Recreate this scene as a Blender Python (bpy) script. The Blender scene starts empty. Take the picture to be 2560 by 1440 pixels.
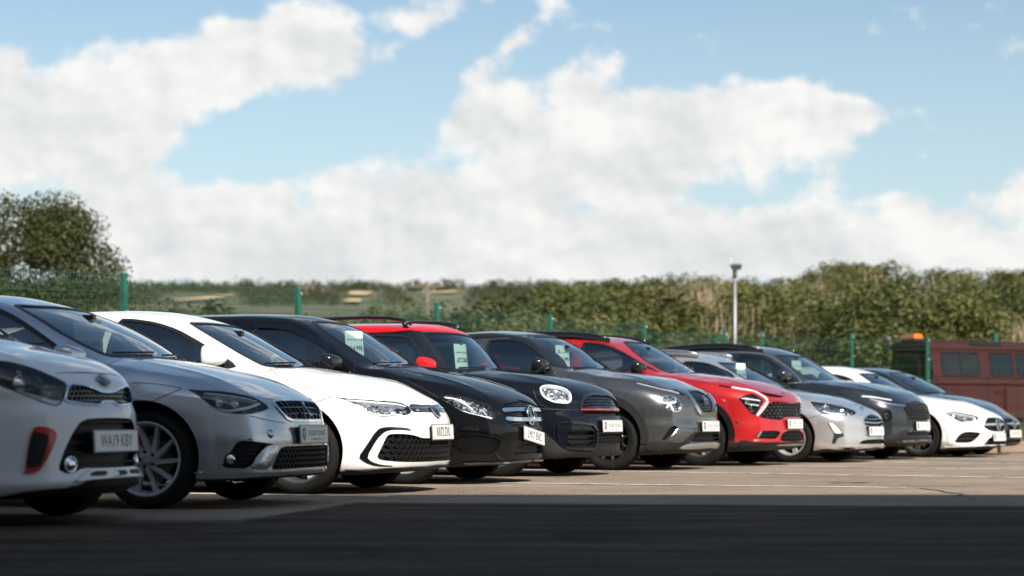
import bpy, bmesh, math, random
import numpy as np
from mathutils import Vector, Matrix
from mathutils.geometry import delaunay_2d_cdt

random.seed(7); RS = np.random.RandomState(11)
scene = bpy.context.scene
COL = scene.collection

# ---------------------------------------------------------------- camera
CAM_H = .565
cam_d = bpy.data.cameras.new('camera'); cam = bpy.data.objects.new('camera', cam_d); COL.objects.link(cam)
cam.location = (0, 0, CAM_H); cam.rotation_euler = (math.pi/2, 0, 0)
cam_d.sensor_width = 36; cam_d.lens = 70.3; cam_d.shift_y = 328/2560
cam_d.clip_start = .1; cam_d.clip_end = 6000
cam_d.dof.use_dof = True; cam_d.dof.focus_distance = 16.5; cam_d.dof.aperture_fstop = 1.8
scene.camera = cam

# ---------------------------------------------------------------- light: sun, sky with cumulus
SUN_EL, SUN_AZ = math.radians(40), math.radians(151)     # azimuth clockwise from +y: behind the camera, to its right
sd = Vector((math.sin(SUN_AZ)*math.cos(SUN_EL), math.cos(SUN_AZ)*math.cos(SUN_EL), math.sin(SUN_EL)))
sun_d = bpy.data.lights.new('sun', 'SUN'); sun_d.energy = 5.0; sun_d.angle = math.radians(.53); sun_d.color = (1, .925, .82)
sun = bpy.data.objects.new('sun', sun_d); COL.objects.link(sun); sun.rotation_euler = sd.to_track_quat('Z', 'Y').to_euler(); sun.location = sd*60
scene.view_settings.view_transform = 'Standard'; scene.view_settings.look = 'None'
scene.view_settings.exposure = .48; scene.view_settings.gamma = 1; scene.view_settings.use_curve_mapping = False

class NT:
    """small helper to write node trees as expressions"""
    def __init__(s, tree): s.t = tree
    def n(s, typ, **kw):
        n = s.t.nodes.new(typ)
        for k, v in kw.items(): setattr(n, k, v)
        return n
    def put(s, sock, v):
        if isinstance(v, bpy.types.NodeSocket): s.t.links.new(v, sock)
        else: sock.default_value = v
    def math(s, op, a, b=0., c=0., clamp=False):
        n = s.n('ShaderNodeMath', operation=op, use_clamp=clamp)
        s.put(n.inputs[0], a); s.put(n.inputs[1], b)
        if op in ('MULTIPLY_ADD', 'SMOOTH_MIN', 'SMOOTH_MAX', 'WRAP', 'COMPARE'): s.put(n.inputs[2], c)
        return n.outputs[0]
    def mr(s, v, a, b, c=0., d=1., interp='LINEAR'):
        n = s.n('ShaderNodeMapRange', interpolation_type=interp); s.put(n.inputs['Value'], v)
        for i, x in zip(('From Min', 'From Max', 'To Min', 'To Max'), (a, b, c, d)): s.put(n.inputs[i], x)
        return n.outputs['Result']
    def mix(s, f, a, b, blend='MIX'):
        n = s.n('ShaderNodeMix', data_type='RGBA', blend_type=blend); s.put(n.inputs['Factor'], f)
        A = [i for i in n.inputs if i.name == 'A' and i.type == 'RGBA'][0]; B = [i for i in n.inputs if i.name == 'B' and i.type == 'RGBA'][0]
        s.put(A, col(a)); s.put(B, col(b)); return [o for o in n.outputs if o.type == 'RGBA'][0]
    def noise(s, vec, scale, detail=2., rough=.5, out='Fac', dim='3D', dist=0.):
        n = s.n('ShaderNodeTexNoise', noise_dimensions=dim)
        if vec is not None: s.put(n.inputs['Vector'], vec)
        s.put(n.inputs['Scale'], scale); s.put(n.inputs['Detail'], detail); s.put(n.inputs['Roughness'], rough); s.put(n.inputs['Distortion'], dist)
        return n.outputs[out]
    def comb(s, x, y, z=0.):
        n = s.n('ShaderNodeCombineXYZ'); s.put(n.inputs[0], x); s.put(n.inputs[1], y); s.put(n.inputs[2], z); return n.outputs[0]
    def mapping(s, vec, scale=(1, 1, 1), loc=(0, 0, 0), rot=(0, 0, 0)):
        n = s.n('ShaderNodeMapping'); s.put(n.inputs['Vector'], vec); s.put(n.inputs['Scale'], scale); s.put(n.inputs['Location'], loc); s.put(n.inputs['Rotation'], rot); return n.outputs[0]
    def bump(s, h, strength=.3, dist=.01):
        n = s.n('ShaderNodeBump'); s.put(n.inputs['Height'], h); n.inputs['Strength'].default_value = strength; n.inputs['Distance'].default_value = dist; return n.outputs[0]
def col(c): return (*c, 1) if isinstance(c, tuple) and len(c) == 3 else c

world = bpy.data.worlds.new('World'); scene.world = world; world.use_nodes = True
def make_sky():
    t = world.node_tree; N = NT(t); bg = t.nodes['Background']
    sky = N.n('ShaderNodeTexSky', sky_type='NISHITA', sun_disc=False, sun_elevation=SUN_EL, sun_rotation=SUN_AZ, altitude=50, air_density=1.0, dust_density=1.2, ozone_density=1.6)
    tc = N.n('ShaderNodeTexCoord'); sep = N.n('ShaderNodeSeparateXYZ'); t.links.new(tc.outputs['Generated'], sep.inputs[0])
    az = N.math('ARCTAN2', sep.outputs[0], sep.outputs[1]); el = N.math('ARCSINE', sep.outputs[2])
    # cumulus banks by direction (azimuth, elevation, half widths, tilt, weight)
    P = lambda u, v: ((u-1280)/5000, (1048-v)/5000)
    blobs = [(130, 350, 330, 150, -20, 1.1), (420, 250, 260, 120, -32, 1.1), (600, 170, 160, 90, -10, 1.), (780, 130, 170, 95, 0, 1.05), (60, 200, 90, 60, 0, .8), (130, 470, 160, 80, 0, .6),
             (1120, 35, 200, 60, -8, .62), (1370, 20, 90, 35, 0, .5), (1300, 110, 110, 45, -48, .75), (1210, 190, 110, 60, -40, .65), (1230, 290, 170, 80, 0, .8),
             (1450, 230, 130, 85, -20, .9), (1330, 330, 230, 70, 0, .9), (1760, 300, 300, 75, 4, 1.0), (2020, 285, 200, 50, 8, 1.0), (1620, 400, 480, 110, -6, 1.1), (1950, 370, 200, 60, -20, .7),
             (1180, 470, 330, 75, -6, 1.0), (850, 480, 110, 70, 0, .95), (480, 560, 420, 90, 0, 1.15), (1200, 620, 1200, 110, 0, 1.25), (2000, 620, 700, 85, 0, 1.1), (2230, 535, 90, 45, 0, .7), (2520, 520, 130, 70, 0, .95),
             (2600, 640, 400, 70, 0, .9), (1800, 110, 130, 40, -20, .28), (2380, 190, 90, 25, 20, .3), (300, 660, 600, 60, 0, 1.)]
    dens = None
    wob = N.n('ShaderNodeTexNoise'); N.put(wob.inputs['Vector'], N.comb(az, el, 0.)); wob.inputs['Scale'].default_value = 26; wob.inputs['Detail'].default_value = 3
    ws = N.n('ShaderNodeSeparateXYZ'); t.links.new(wob.outputs['Color'], ws.inputs[0])
    azw = N.math('MULTIPLY_ADD', ws.outputs[0], .028, N.math('SUBTRACT', az, .014)); elw = N.math('MULTIPLY_ADD', ws.outputs[1], .022, N.math('SUBTRACT', el, .011))
    for u, v, ru, rv, tilt, wgt in blobs:
        a, b = P(u, v); c, s_ = math.cos(math.radians(tilt)), math.sin(math.radians(-tilt))
        da = N.math('SUBTRACT', azw, a); db = N.math('SUBTRACT', elw, b)
        x = N.math('MULTIPLY', N.math('ADD', N.math('MULTIPLY', da, c), N.math('MULTIPLY', db, s_)), 5000/ru)
        y = N.math('MULTIPLY', N.math('SUBTRACT', N.math('MULTIPLY', db, c), N.math('MULTIPLY', da, s_)), 5000/rv)
        r2 = N.math('ADD', N.math('MULTIPLY', x, x), N.math('MULTIPLY', y, y))
        g = N.math('MULTIPLY', N.math('POWER', 2.718, N.math('MULTIPLY', r2, -.7)), wgt)
        dens = g if dens is None else N.math('SMOOTH_MAX', dens, g, .25)
    # added broken cloud out of view for neutral fill, thinning towards the zenith
    flat = N.comb(N.math('DIVIDE', sep.outputs[0], N.math('ADD', N.math('ABSOLUTE', sep.outputs[2]), .12)), N.math('DIVIDE', sep.outputs[1], N.math('ADD', N.math('ABSOLUTE', sep.outputs[2]), .12)))
    glob = N.math('MULTIPLY', N.mr(N.noise(flat, .9, 5, .55), .46, .64, 0, 1.0), N.mr(el, .30, .52, 1., .0))
    inview = N.math('MULTIPLY', N.mr(N.math('ABSOLUTE', az), .28, .42, 1, 0, 'SMOOTHSTEP'), N.mr(el, .20, .32, 1, 0, 'SMOOTHSTEP'))
    dens = N.math('ADD', dens, N.math('MULTIPLY', glob, N.math('SUBTRACT', 1., inview)))
    pos = N.comb(az, N.math('MULTIPLY', el, 1.25), 0.)
    f1 = N.noise(pos, 23, 9, .58); f1b = N.noise(N.mapping(pos, loc=(-.005, -.008, 0)), 23, 7, .56)
    d = N.math('ADD', dens, N.math('MULTIPLY', N.math('SUBTRACT', f1, .5), 1.75))
    alpha = N.math('MULTIPLY', N.mr(d, .36, .70, 0, 1, 'SMOOTHSTEP'), N.mr(el, .36, .56, 1, 0, 'SMOOTHSTEP'))
    lit = N.math('MULTIPLY', N.math('SUBTRACT', f1, f1b), 5.5)
    big = N.noise(N.mapping(pos, (1, 1.7, 1)), 9, 4, .5)
    thick = N.mr(d, .55, 1.5, 1., .0)
    sh = N.math('ADD', N.math('ADD', N.math('MULTIPLY', N.math('ADD', lit, N.mr(big, .35, .65, -.7, .5)), .36), .62), N.math('MULTIPLY', thick, .22), clamp=True)
    hz = N.mr(el, .0, .10, .45, 0.)
    cloud = N.mix(sh, (4.8, 5.15, 5.4), (8.2, 8.1, 7.9)); cloud = N.mix(hz, cloud, (6.7, 6.95, 7.1))
    # thin veil over the blue low down
    skyb = N.mix(1., sky.outputs[0], (1.08, 1.14, 1.08), 'MULTIPLY')
    veil = N.mr(el, .02, .24, .62, .02)
    base = N.mix(veil, skyb, (6.2, 7.2, 7.6))
    t.links.new(N.mix(N.math('MULTIPLY', alpha, .97), base, cloud), bg.inputs['Color']); bg.inputs['Strength'].default_value = .085
make_sky()

# ---------------------------------------------------------------- materials
MATS = {}
def mat(name, color, rough=.5, metal=0., coat=0., spec=.5, noise=None, bump=None, alpha=None, emit=None):
    m = bpy.data.materials.new(name); m.use_nodes = True; t = m.node_tree; N = NT(t); b = t.nodes['Principled BSDF']
    b.inputs['Base Color'].default_value = (*color, 1); b.inputs['Roughness'].default_value = rough; b.inputs['Metallic'].default_value = metal
    b.inputs['Coat Weight'].default_value = coat; b.inputs['Coat Roughness'].default_value = .03; b.inputs['Specular IOR Level'].default_value = spec
    tc = N.n('ShaderNodeTexCoord')
    if noise:
        sc_, amt = noise; f = N.noise(tc.outputs['Object'], sc_, 4, .6)
        t.links.new(N.mix(f, tuple(c*(1-amt) for c in color), tuple(min(1, c*(1+amt)) for c in color)), b.inputs['Base Color'])
        t.links.new(N.mr(f, .3, .7, max(rough-.08, .02), rough+.08), b.inputs['Roughness'])
    if bump:
        sc_, st, di = bump; t.links.new(N.bump(N.noise(tc.outputs['Object'], sc_, 3, .6), st, di), b.inputs['Normal'])
    MATS[name] = m; return m
def paint(name, color, metal=0., flake=0., rough=.35, dirt=.06, wet=0., coat=1., skirt=0.):
    """car paint: base coat with fine flake, clear coat, road film that gathers low on the body"""
    m = bpy.data.materials.new(name); m.use_nodes = True; t = m.node_tree; N = NT(t); b = t.nodes['Principled BSDF']
    tc = N.n('ShaderNodeTexCoord'); sp = N.n('ShaderNodeSeparateXYZ'); t.links.new(tc.outputs['Object'], sp.inputs[0])
    c = N.mix(N.math('MULTIPLY', N.noise(tc.outputs['Object'], 900, 1, .5), flake), color, tuple(min(1, x*2.2+.05) for x in color)) if flake else color
    film = N.math('MULTIPLY', N.mr(sp.outputs[2], .15, .65, 1, .12), N.mr(N.noise(tc.outputs['Object'], 5, 5, .65), .35, .75))
    t.links.new(N.mix(N.math('MULTIPLY', film, dirt*1.6), c, (.16, .135, .11)), b.inputs['Base Color'])
    b.inputs['Metallic'].default_value = metal; b.inputs['Roughness'].default_value = rough
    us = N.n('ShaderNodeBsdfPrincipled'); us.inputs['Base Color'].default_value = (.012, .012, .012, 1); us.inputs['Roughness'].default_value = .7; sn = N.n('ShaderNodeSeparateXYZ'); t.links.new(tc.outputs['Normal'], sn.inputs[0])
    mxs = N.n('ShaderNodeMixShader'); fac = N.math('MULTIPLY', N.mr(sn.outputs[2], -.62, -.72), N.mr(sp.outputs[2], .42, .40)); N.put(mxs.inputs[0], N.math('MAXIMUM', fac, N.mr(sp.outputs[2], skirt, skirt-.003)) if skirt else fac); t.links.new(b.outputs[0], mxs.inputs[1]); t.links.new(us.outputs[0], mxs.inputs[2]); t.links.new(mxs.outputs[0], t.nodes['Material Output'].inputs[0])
    b.inputs['Coat Weight'].default_value = coat; b.inputs['Coat IOR'].default_value = 1.5; b.inputs['Specular IOR Level'].default_value = .5 if metal else 0.
    t.links.new(N.mr(film, 0, 1, .015, .015+dirt*.8), b.inputs['Coat Roughness'])
    if wet:
        v = N.n('ShaderNodeTexVoronoi'); t.links.new(tc.outputs['Object'], v.inputs['Vector']); v.inputs['Scale'].default_value = 70
        h = N.math('MULTIPLY', N.mr(v.outputs['Distance'], .1, .38, 1, 0, 'SMOOTHSTEP'), N.math('MULTIPLY', N.mr(sp.outputs[2], .72, .85), N.mr(N.noise(tc.outputs['Object'], 9, 3), .45, .6))); dist = .0022
        bp = N.n('ShaderNodeBump'); N.put(bp.inputs['Height'], h); bp.inputs['Strength'].default_value = .3; bp.inputs['Distance'].default_value = dist
        t.links.new(bp.outputs[0], b.inputs['Coat Normal'])
    MATS[name] = m; return m
def glass(name, tint, refl=1.0, base=.04):
    m = bpy.data.materials.new(name); m.use_nodes = True; t = m.node_tree; t.nodes.clear(); N = NT(t)
    out = N.n('ShaderNodeOutputMaterial'); tr = N.n('ShaderNodeBsdfTransparent'); tr.inputs[0].default_value = (*tint, 1)
    gl = N.n('ShaderNodeBsdfGlossy'); gl.inputs['Roughness'].default_value = .015; gl.inputs[0].default_value = (.92, .97, 1, 1)
    fr = N.n('ShaderNodeFresnel'); fr.inputs[0].default_value = 1.52
    mx = N.n('ShaderNodeMixShader'); N.put(mx.inputs[0], N.math('MULTIPLY_ADD', fr.outputs[0], refl, base, clamp=True)); t.links.new(tr.outputs[0], mx.inputs[1]); t.links.new(gl.outputs[0], mx.inputs[2]); t.links.new(mx.outputs[0], out.inputs[0])
    MATS[name] = m; return m
mat('black', (.006, .006, .0065), .55, spec=.35, bump=(90, .2, .002)); mat('black_gloss', (.008, .008, .009), .12, coat=.6)
mat('cladding', (.010, .010, .0105), .6, spec=.4, noise=(14, .3), bump=(260, .35, .0012)); mat('cladding_light', (.10, .10, .10), .5, noise=(14, .3))
mat('chrome', (.80, .81, .82), .07, 1.); mat('chrome_blue', (.42, .52, .66), .12, 1.); mat('chrome_dark', (.20, .20, .21), .16, 1.); mat('silver_trim', (.52, .52, .53), .32, .85, noise=(12, .12))
mat('red_trim', (.52, .012, .010), .28, coat=.6); mat('drl', (.70, .72, .74), .12, coat=.8); mat('interior', (.018, .018, .020), .8, noise=(8, .35)); mat('seat_cloth', (.030, .030, .033), .9, noise=(30, .4), bump=(150, .3, .002))
mat('rubber', (.009, .0088, .0085), .75, spec=.3, noise=(9, .35), bump=(60, .25, .002)); mat('tyre_tread', (.013, .0115, .010), .9, spec=.25, noise=(22, .5))
mat('alloy', (.46, .46, .48), .3, .35, noise=(16, .12)); mat('alloy_dark', (.08, .08, .085), .28, .3, coat=.3); mat('alloy_face', (.58, .58, .60), .25, .45); mat('brake', (.12, .11, .10), .5, .8)
mat('plate_white', (.78, .78, .77), .32, coat=.3, noise=(20, .05)); mat('plate_black', (.012, .012, .014), .4); mat('plate_grey', (.16, .16, .17), .4); mat('plate_violet', (.045, .035, .075), .4)
mat('paper', (.62, .72, .66), .7); mat('paper_green', (.10, .45, .22), .7); mat('reflector', (.75, .76, .78), .10, 1.); mat('lamp_dark', (.05, .05, .055), .15, .5)
glass('glass', (.66, .77, .75), 1.2, .03); glass('glass_side', (.50, .56, .55), 1.15, .10); glass('lens', (.95, .96, .97), .75, .01); glass('smoked', (.10, .10, .11), 1.0, .06)
mat('seal', (.010, .010, .011), .45)
MATS['lampglass'] = MATS['reflector']

# ---------------------------------------------------------------- object helpers
def tag(o, label=None, cat=None, group=None, kind=None):
    if label: o['label'] = label
    if cat: o['category'] = cat
    if group: o['group'] = group
    if kind: o['kind'] = kind
    return o
def empty(name, loc=(0, 0, 0), rz=0.):
    o = bpy.data.objects.new(name, None); COL.objects.link(o); o.location = loc; o.rotation_euler = (0, 0, rz); o.empty_display_size = .2; return o
def mesh_obj(name, V, F, m, parent=None, smooth=False, mi=None):
    me = bpy.data.meshes.new(name); me.from_pydata([tuple(v) for v in V], [], [tuple(f) for f in F])
    for x in (m if isinstance(m, (list, tuple)) else [m]): me.materials.append(MATS[x] if isinstance(x, str) else x)
    if mi is not None: me.polygons.foreach_set('material_index', list(mi))
    if smooth: me.polygons.foreach_set('use_smooth', [True]*len(me.polygons))
    me.update()
    o = bpy.data.objects.new(name, me); COL.objects.link(o)
    if parent is not None: o.parent = parent
    return o
def link_copy(o, parent=None):
    c = o.copy(); COL.objects.link(c); c.parent = parent; return c
def copy_tree(o, parent=None):
    c = link_copy(o, parent)
    for ch in o.children: copy_tree(ch, c)
    return c
class MB:
    """collects simple solids in one mesh"""
    def __init__(s): s.V = []; s.F = []; s.M = []
    def add(s, V, F, mi=0):
        b = len(s.V); s.V += [tuple(v) for v in V]; s.F += [tuple(b+i for i in f) for f in F]; s.M += [mi]*len(F)
    def box(s, c, d, mi=0, rot=None, taper=1.):
        x, y, z = d[0]/2, d[1]/2, d[2]/2; P = [(-x, -y, -z), (x, -y, -z), (x, y, -z), (-x, y, -z), (-x*taper, -y*taper, z), (x*taper, -y*taper, z), (x*taper, y*taper, z), (-x*taper, y*taper, z)]
        if rot is not None: P = [tuple(rot @ Vector(p)) for p in P]
        s.add([(p[0]+c[0], p[1]+c[1], p[2]+c[2]) for p in P], [(0, 3, 2, 1), (4, 5, 6, 7), (0, 1, 5, 4), (1, 2, 6, 5), (2, 3, 7, 6), (3, 0, 4, 7)], mi)
    def tube(s, pts, r, n=6, mi=0, cap=True):
        pts = [Vector(p) for p in pts]; rs = r if isinstance(r, (list, tuple)) else [r]*len(pts); rings = []
        for i, p in enumerate(pts):
            d = (pts[min(i+1, len(pts)-1)]-pts[max(i-1, 0)]).normalized(); up = Vector((0, 0, 1)) if abs(d.z) < .9 else Vector((1, 0, 0))
            u = d.cross(up).normalized(); v = u.cross(d)
            rings.append([p+(u*math.cos(2*math.pi*k/n)+v*math.sin(2*math.pi*k/n))*rs[i] for k in range(n)])
        V = [q for g in rings for q in g]; F = []
        for i in range(len(pts)-1):
            for k in range(n): a = i*n+k; b = i*n+(k+1) % n; F.append((a, b, b+n, a+n))
        if cap: F.append(tuple(range(n-1, -1, -1))); F.append(tuple((len(pts)-1)*n+k for k in range(n)))
        s.add(V, F, mi)
    def lathe(s, prof, n=48, axis='y', mi=0, closed=False):
        V = []; F = []; m = len(prof)
        for k in range(n):
            a = 2*math.pi*k/n
            for r, h in prof: V.append((r*math.cos(a), h, r*math.sin(a)) if axis == 'y' else (h, r*math.cos(a), r*math.sin(a)) if axis == 'x' else (r*math.cos(a), r*math.sin(a), h))
        for k in range(n):
            k2 = (k+1) % n
            for j in range(m-1 if not closed else m): j2 = (j+1) % m; F.append((k*m+j, k*m+j2, k2*m+j2, k2*m+j))
        s.add(V, F, mi)
    def build(s, name, m, parent=None, smooth=False): return mesh_obj(name, s.V, s.F, m, parent, smooth, s.M)
# ---------------------------------------------------------------- smooth curves and car body shape (pure numpy)
class Curve:
    def __init__(s, pts, sm=.012, n=600, ext=.6):
        p = sorted(pts); x = np.array([a[0] for a in p], float); y = np.array([a[1] for a in p], float)
        if len(x) == 1: x = np.array([x[0], x[0]+1]); y = np.array([y[0], y[0]])
        h = np.diff(x); d = np.diff(y)/h; m = np.zeros(len(x))
        for i in range(1, len(x)-1):
            if d[i-1]*d[i] > 0:
                a = 2*h[i]+h[i-1]; b = h[i]+2*h[i-1]; m[i] = (a+b)/(a/d[i-1]+b/d[i])
        m[0], m[-1] = d[0], d[-1]
        t = np.linspace(x[0]-ext, x[-1]+ext, n); i = np.clip(np.searchsorted(x, t)-1, 0, len(x)-2)
        u = (t-x[i])/h[i]
        v = y[i]*(2*u**3-3*u**2+1)+h[i]*m[i]*(u**3-2*u**2+u)+y[i+1]*(3*u**2-2*u**3)+h[i]*m[i+1]*(u**3-u**2)
        v = np.where(t < x[0], y[0]+m[0]*(t-x[0]), np.where(t > x[-1], y[-1]+m[-1]*(t-x[-1]), v))
        k = max(1, int(sm/(t[1]-t[0]))); w = np.hanning(2*k+3); w /= w.sum()
        v = np.convolve(np.pad(v, (k+1, k+1), mode='edge'), w, 'valid'); v[:k+1] = v[k+1]+(t[:k+1]-t[k+1])*m[0]; v[-k-1:] = v[-k-2]+(t[-k-1:]-t[-k-2])*m[-1]
        s.t, s.v = t, v
    def __call__(s, x): return np.interp(x, s.t, s.v)

def smax(a, b, k):
    h = np.maximum(k-np.abs(a-b), 0)/k
    return np.maximum(a, b)+h*h*k*.25
def smin(a, b, k): return -smax(-a, -b, k)

SECT = [(.10, .86), (.18, .915), (.26, .955), (.38, .972), (.50, .978), (.62, .988), (.71, 1.0), (.79, .995), (.88, .965), (.96, .925), (1.1, .86)]
PLAN = [(0, 0), (.2, .006), (.4, .038), (.55, .088), (.67, .16), (.77, .27), (.85, .43), (.9, .62), (.96, .9)]

class Body:
    """implicit outer surface of a car, x forward from the front axle, y to its left, z up; negative inside"""
    def __init__(s, d):
        s.d = d; s.hw = d['W']/2; zb = d.get('belt', .93); s.zb = zb
        k = zb/.93
        s.sect = Curve([(z*k, f) for z, f in d.get('sect', SECT)], .05)
        s.plan = Curve([(a*s.hw/.9, b) for a, b in d.get('plan', PLAN)], .06, ext=.3)
        s.front = Curve([(z, x) for z, x in d['front']], .018, ext=.3)
        fo = d['fo']; R = d['wb']+d['ro']; s.rear_x = -R; s.fo = fo
        s.top = Curve(d['hood']+[(-1.2, zb+.03), (-2.4, zb+.06), (-R+.05, zb+.05)], .05)
        s.ws = Curve([(z, x) for x, z in d['ws']], .05)
        s.roof = Curve(d['roof'], .10)
        gw0 = d.get('gw0', s.hw*.945); gw1 = d.get('gw1', s.hw*.70); H = d['H']
        s.gw = Curve([(zb-.1, gw0+.02), (zb, gw0), (zb+(H-zb)*.45, gw0-(gw0-gw1)*.36), (H-.10, gw1+.01), (H, gw1-.07)], .05)
        s.rear = Curve(d.get('rear', [(.2, -R+.12), (.45, -R), (.8, -R+.03), (zb+.05, -R+.10), (1.2, -R+.25), (H, -R+.52)]), .06)
        s.bot = d.get('bot', .17); s.cw = d.get('cw', .25); s.rc = d.get('crown', .10); s.hc = d.get('hcrown', .085)
        s.R = d['R']; s.ks = d.get('kshoulder', .06); s.flare = d.get('flare', .018)
        s.bumps = d.get('bumps', [])
    def __call__(s, x, y, z):
        ay = np.abs(y); d = s.d; R = s.R
        hw = s.hw*s.sect(z)
        nose = np.maximum(x-.15, 0)
        hw = hw-.10*nose**2*(.6+.8*np.clip(z-.5, 0, 1))
        tail = np.maximum(-x-d['wb']-.1, 0); hw = hw-.12*tail**2
        for wx in (0., -d['wb']):
            r = np.sqrt((x-wx)**2+(z-R)**2); q = np.clip(1-np.abs(r-R-.02)/.17, 0, 1); hw = hw+s.flare*q*q*(3-2*q)
        hw = hw+.013*np.exp(-np.sqrt(((z-(s.zb-.13+.05*x))/.035)**2+.03))*np.clip((.5-x)*3, 0, 1)
        for (px, pz, sx, sz, amp) in s.bumps: hw = hw+amp*np.exp(-((x-px)/sx)**2-((z-pz)/sz)**2)
        side = (ay-hw)
        yn = ay/s.hw
        top = (z-(s.top(x)-s.hc*yn**2.6*np.clip((x+1.2)/1.0, .3, 1)+.013*np.exp(-np.sqrt(((yn-.60)/.055)**2+.04))*np.clip((x+.3)*2, 0, 1)*d.get('hcrease', 1)))*.97
        front = (x-(s.front(z)-s.plan(ay)))*.85
        rear = (s.rear(z)+.5*s.plan(ay)-x)*.85
        bot = s.bot+.05*np.clip(x-.35, 0, 1)+.06*np.clip(-x-d['wb']-.3, 0, 1)-z
        lo = smax(side, top, s.ks)
        lo = smax(lo, front, .045); lo = smax(lo, rear, .10); lo = smax(lo, bot, .05)
        g = ay-s.gw(z)-.10*np.maximum(-x-d['wb']*.75, 0)*-1*.0
        g = (g+.05*np.maximum(-x-2.0, 0)**1.5)*.93
        ws = (x-(s.ws(z)-s.cw*ay**2))*d.get('wsn', .55)
        rf = z-(s.roof(x)-s.rc*(ay/.6)**2*.5)
        rg = (s.rear(z)+.15*ay**2-x)*.8
        gh = smax(g, ws, .05); gh = smax(gh, rf, .07); gh = smax(gh, rg, .08); gh = smax(gh, s.zb-.25-z, .05)
        return smin(lo, gh, d.get('kcowl', .04))
    def grad(s, p, e=.004):
        x, y, z = p[:, 0], p[:, 1], p[:, 2]
        g = np.stack([s(x+e, y, z)-s(x-e, y, z), s(x, y+e, z)-s(x, y-e, z), s(x, y, z+e)-s(x, y, z-e)], -1)/(2*e)
        return g
    def normal(s, p):
        g = s.grad(p); return g/np.maximum(np.linalg.norm(g, axis=1, keepdims=True), 1e-9)
    def snap(s, p, h=0., it=5):
        p = np.array(p, float)
        for _ in range(it):
            f = s(p[:, 0], p[:, 1], p[:, 2]); g = s.grad(p); g2 = np.maximum((g*g).sum(1), .05)
            st = -(f/g2)[:, None]*g; n = np.linalg.norm(st, axis=1, keepdims=True); st *= np.minimum(1, .15/np.maximum(n, 1e-9)); p += st
        return p+h*s.normal(p) if np.any(h) else p
    def outer(s, a, b, f=None, it=26):
        """points where the segments a->b (inside -> outside) leave the body"""
        f = f or s; lo = np.zeros(len(a)); hi = np.ones(len(a))
        for _ in range(it):
            m = (lo+hi)/2; p = a+(b-a)*m[:, None]; ins = f(p[:, 0], p[:, 1], p[:, 2]) < 0
            lo = np.where(ins, m, lo); hi = np.where(ins, hi, m)
        return a+(b-a)*((lo+hi)/2)[:, None]

def box_grid(xs, ys, zs):
    """quad mesh of the surface of a box with the given grid lines; returns verts, quads (outward)"""
    nx, ny, nz = len(xs), len(ys), len(zs); idx = {}; V = []; Q = []
    def vid(i, j, k):
        key = (i, j, k)
        if key not in idx: idx[key] = len(V); V.append((xs[i], ys[j], zs[k]))
        return idx[key]
    for i in range(nx-1):
        for j in range(ny-1):
            Q.append((vid(i, j, nz-1), vid(i+1, j, nz-1), vid(i+1, j+1, nz-1), vid(i, j+1, nz-1)))
            Q.append((vid(i, j, 0), vid(i, j+1, 0), vid(i+1, j+1, 0), vid(i+1, j, 0)))
    for i in range(nx-1):
        for k in range(nz-1):
            Q.append((vid(i, 0, k), vid(i+1, 0, k), vid(i+1, 0, k+1), vid(i, 0, k+1)))
            Q.append((vid(i, ny-1, k), vid(i, ny-1, k+1), vid(i+1, ny-1, k+1), vid(i+1, ny-1, k)))
    for j in range(ny-1):
        for k in range(nz-1):
            Q.append((vid(0, j, k), vid(0, j, k+1), vid(0, j+1, k+1), vid(0, j+1, k)))
            Q.append((vid(nx-1, j, k), vid(nx-1, j+1, k), vid(nx-1, j+1, k+1), vid(nx-1, j, k+1)))
    return np.array(V, float), Q

def body_mesh(B):
    fo, rx = B.fo, B.rear_x; H = B.d['H']
    xs = np.concatenate([np.arange(rx-.3, -1.5, .10), np.arange(-1.5, -.9, .05), np.arange(-.9, fo+.2, .03), [fo+.2]])
    h = B.hw+.12; ys = np.linspace(-h, h, 58); zs = np.concatenate([np.arange(.02, 1.0, .032), np.arange(1.0, H+.13, .05)])
    V, Q = box_grid(xs, ys, zs)
    A = np.stack([np.clip(V[:, 0], rx+.75, fo-.55), np.clip(V[:, 1], -.40, .40), np.clip(V[:, 2], .46, .60)], -1)
    return B.outer(A, V), Q

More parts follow.
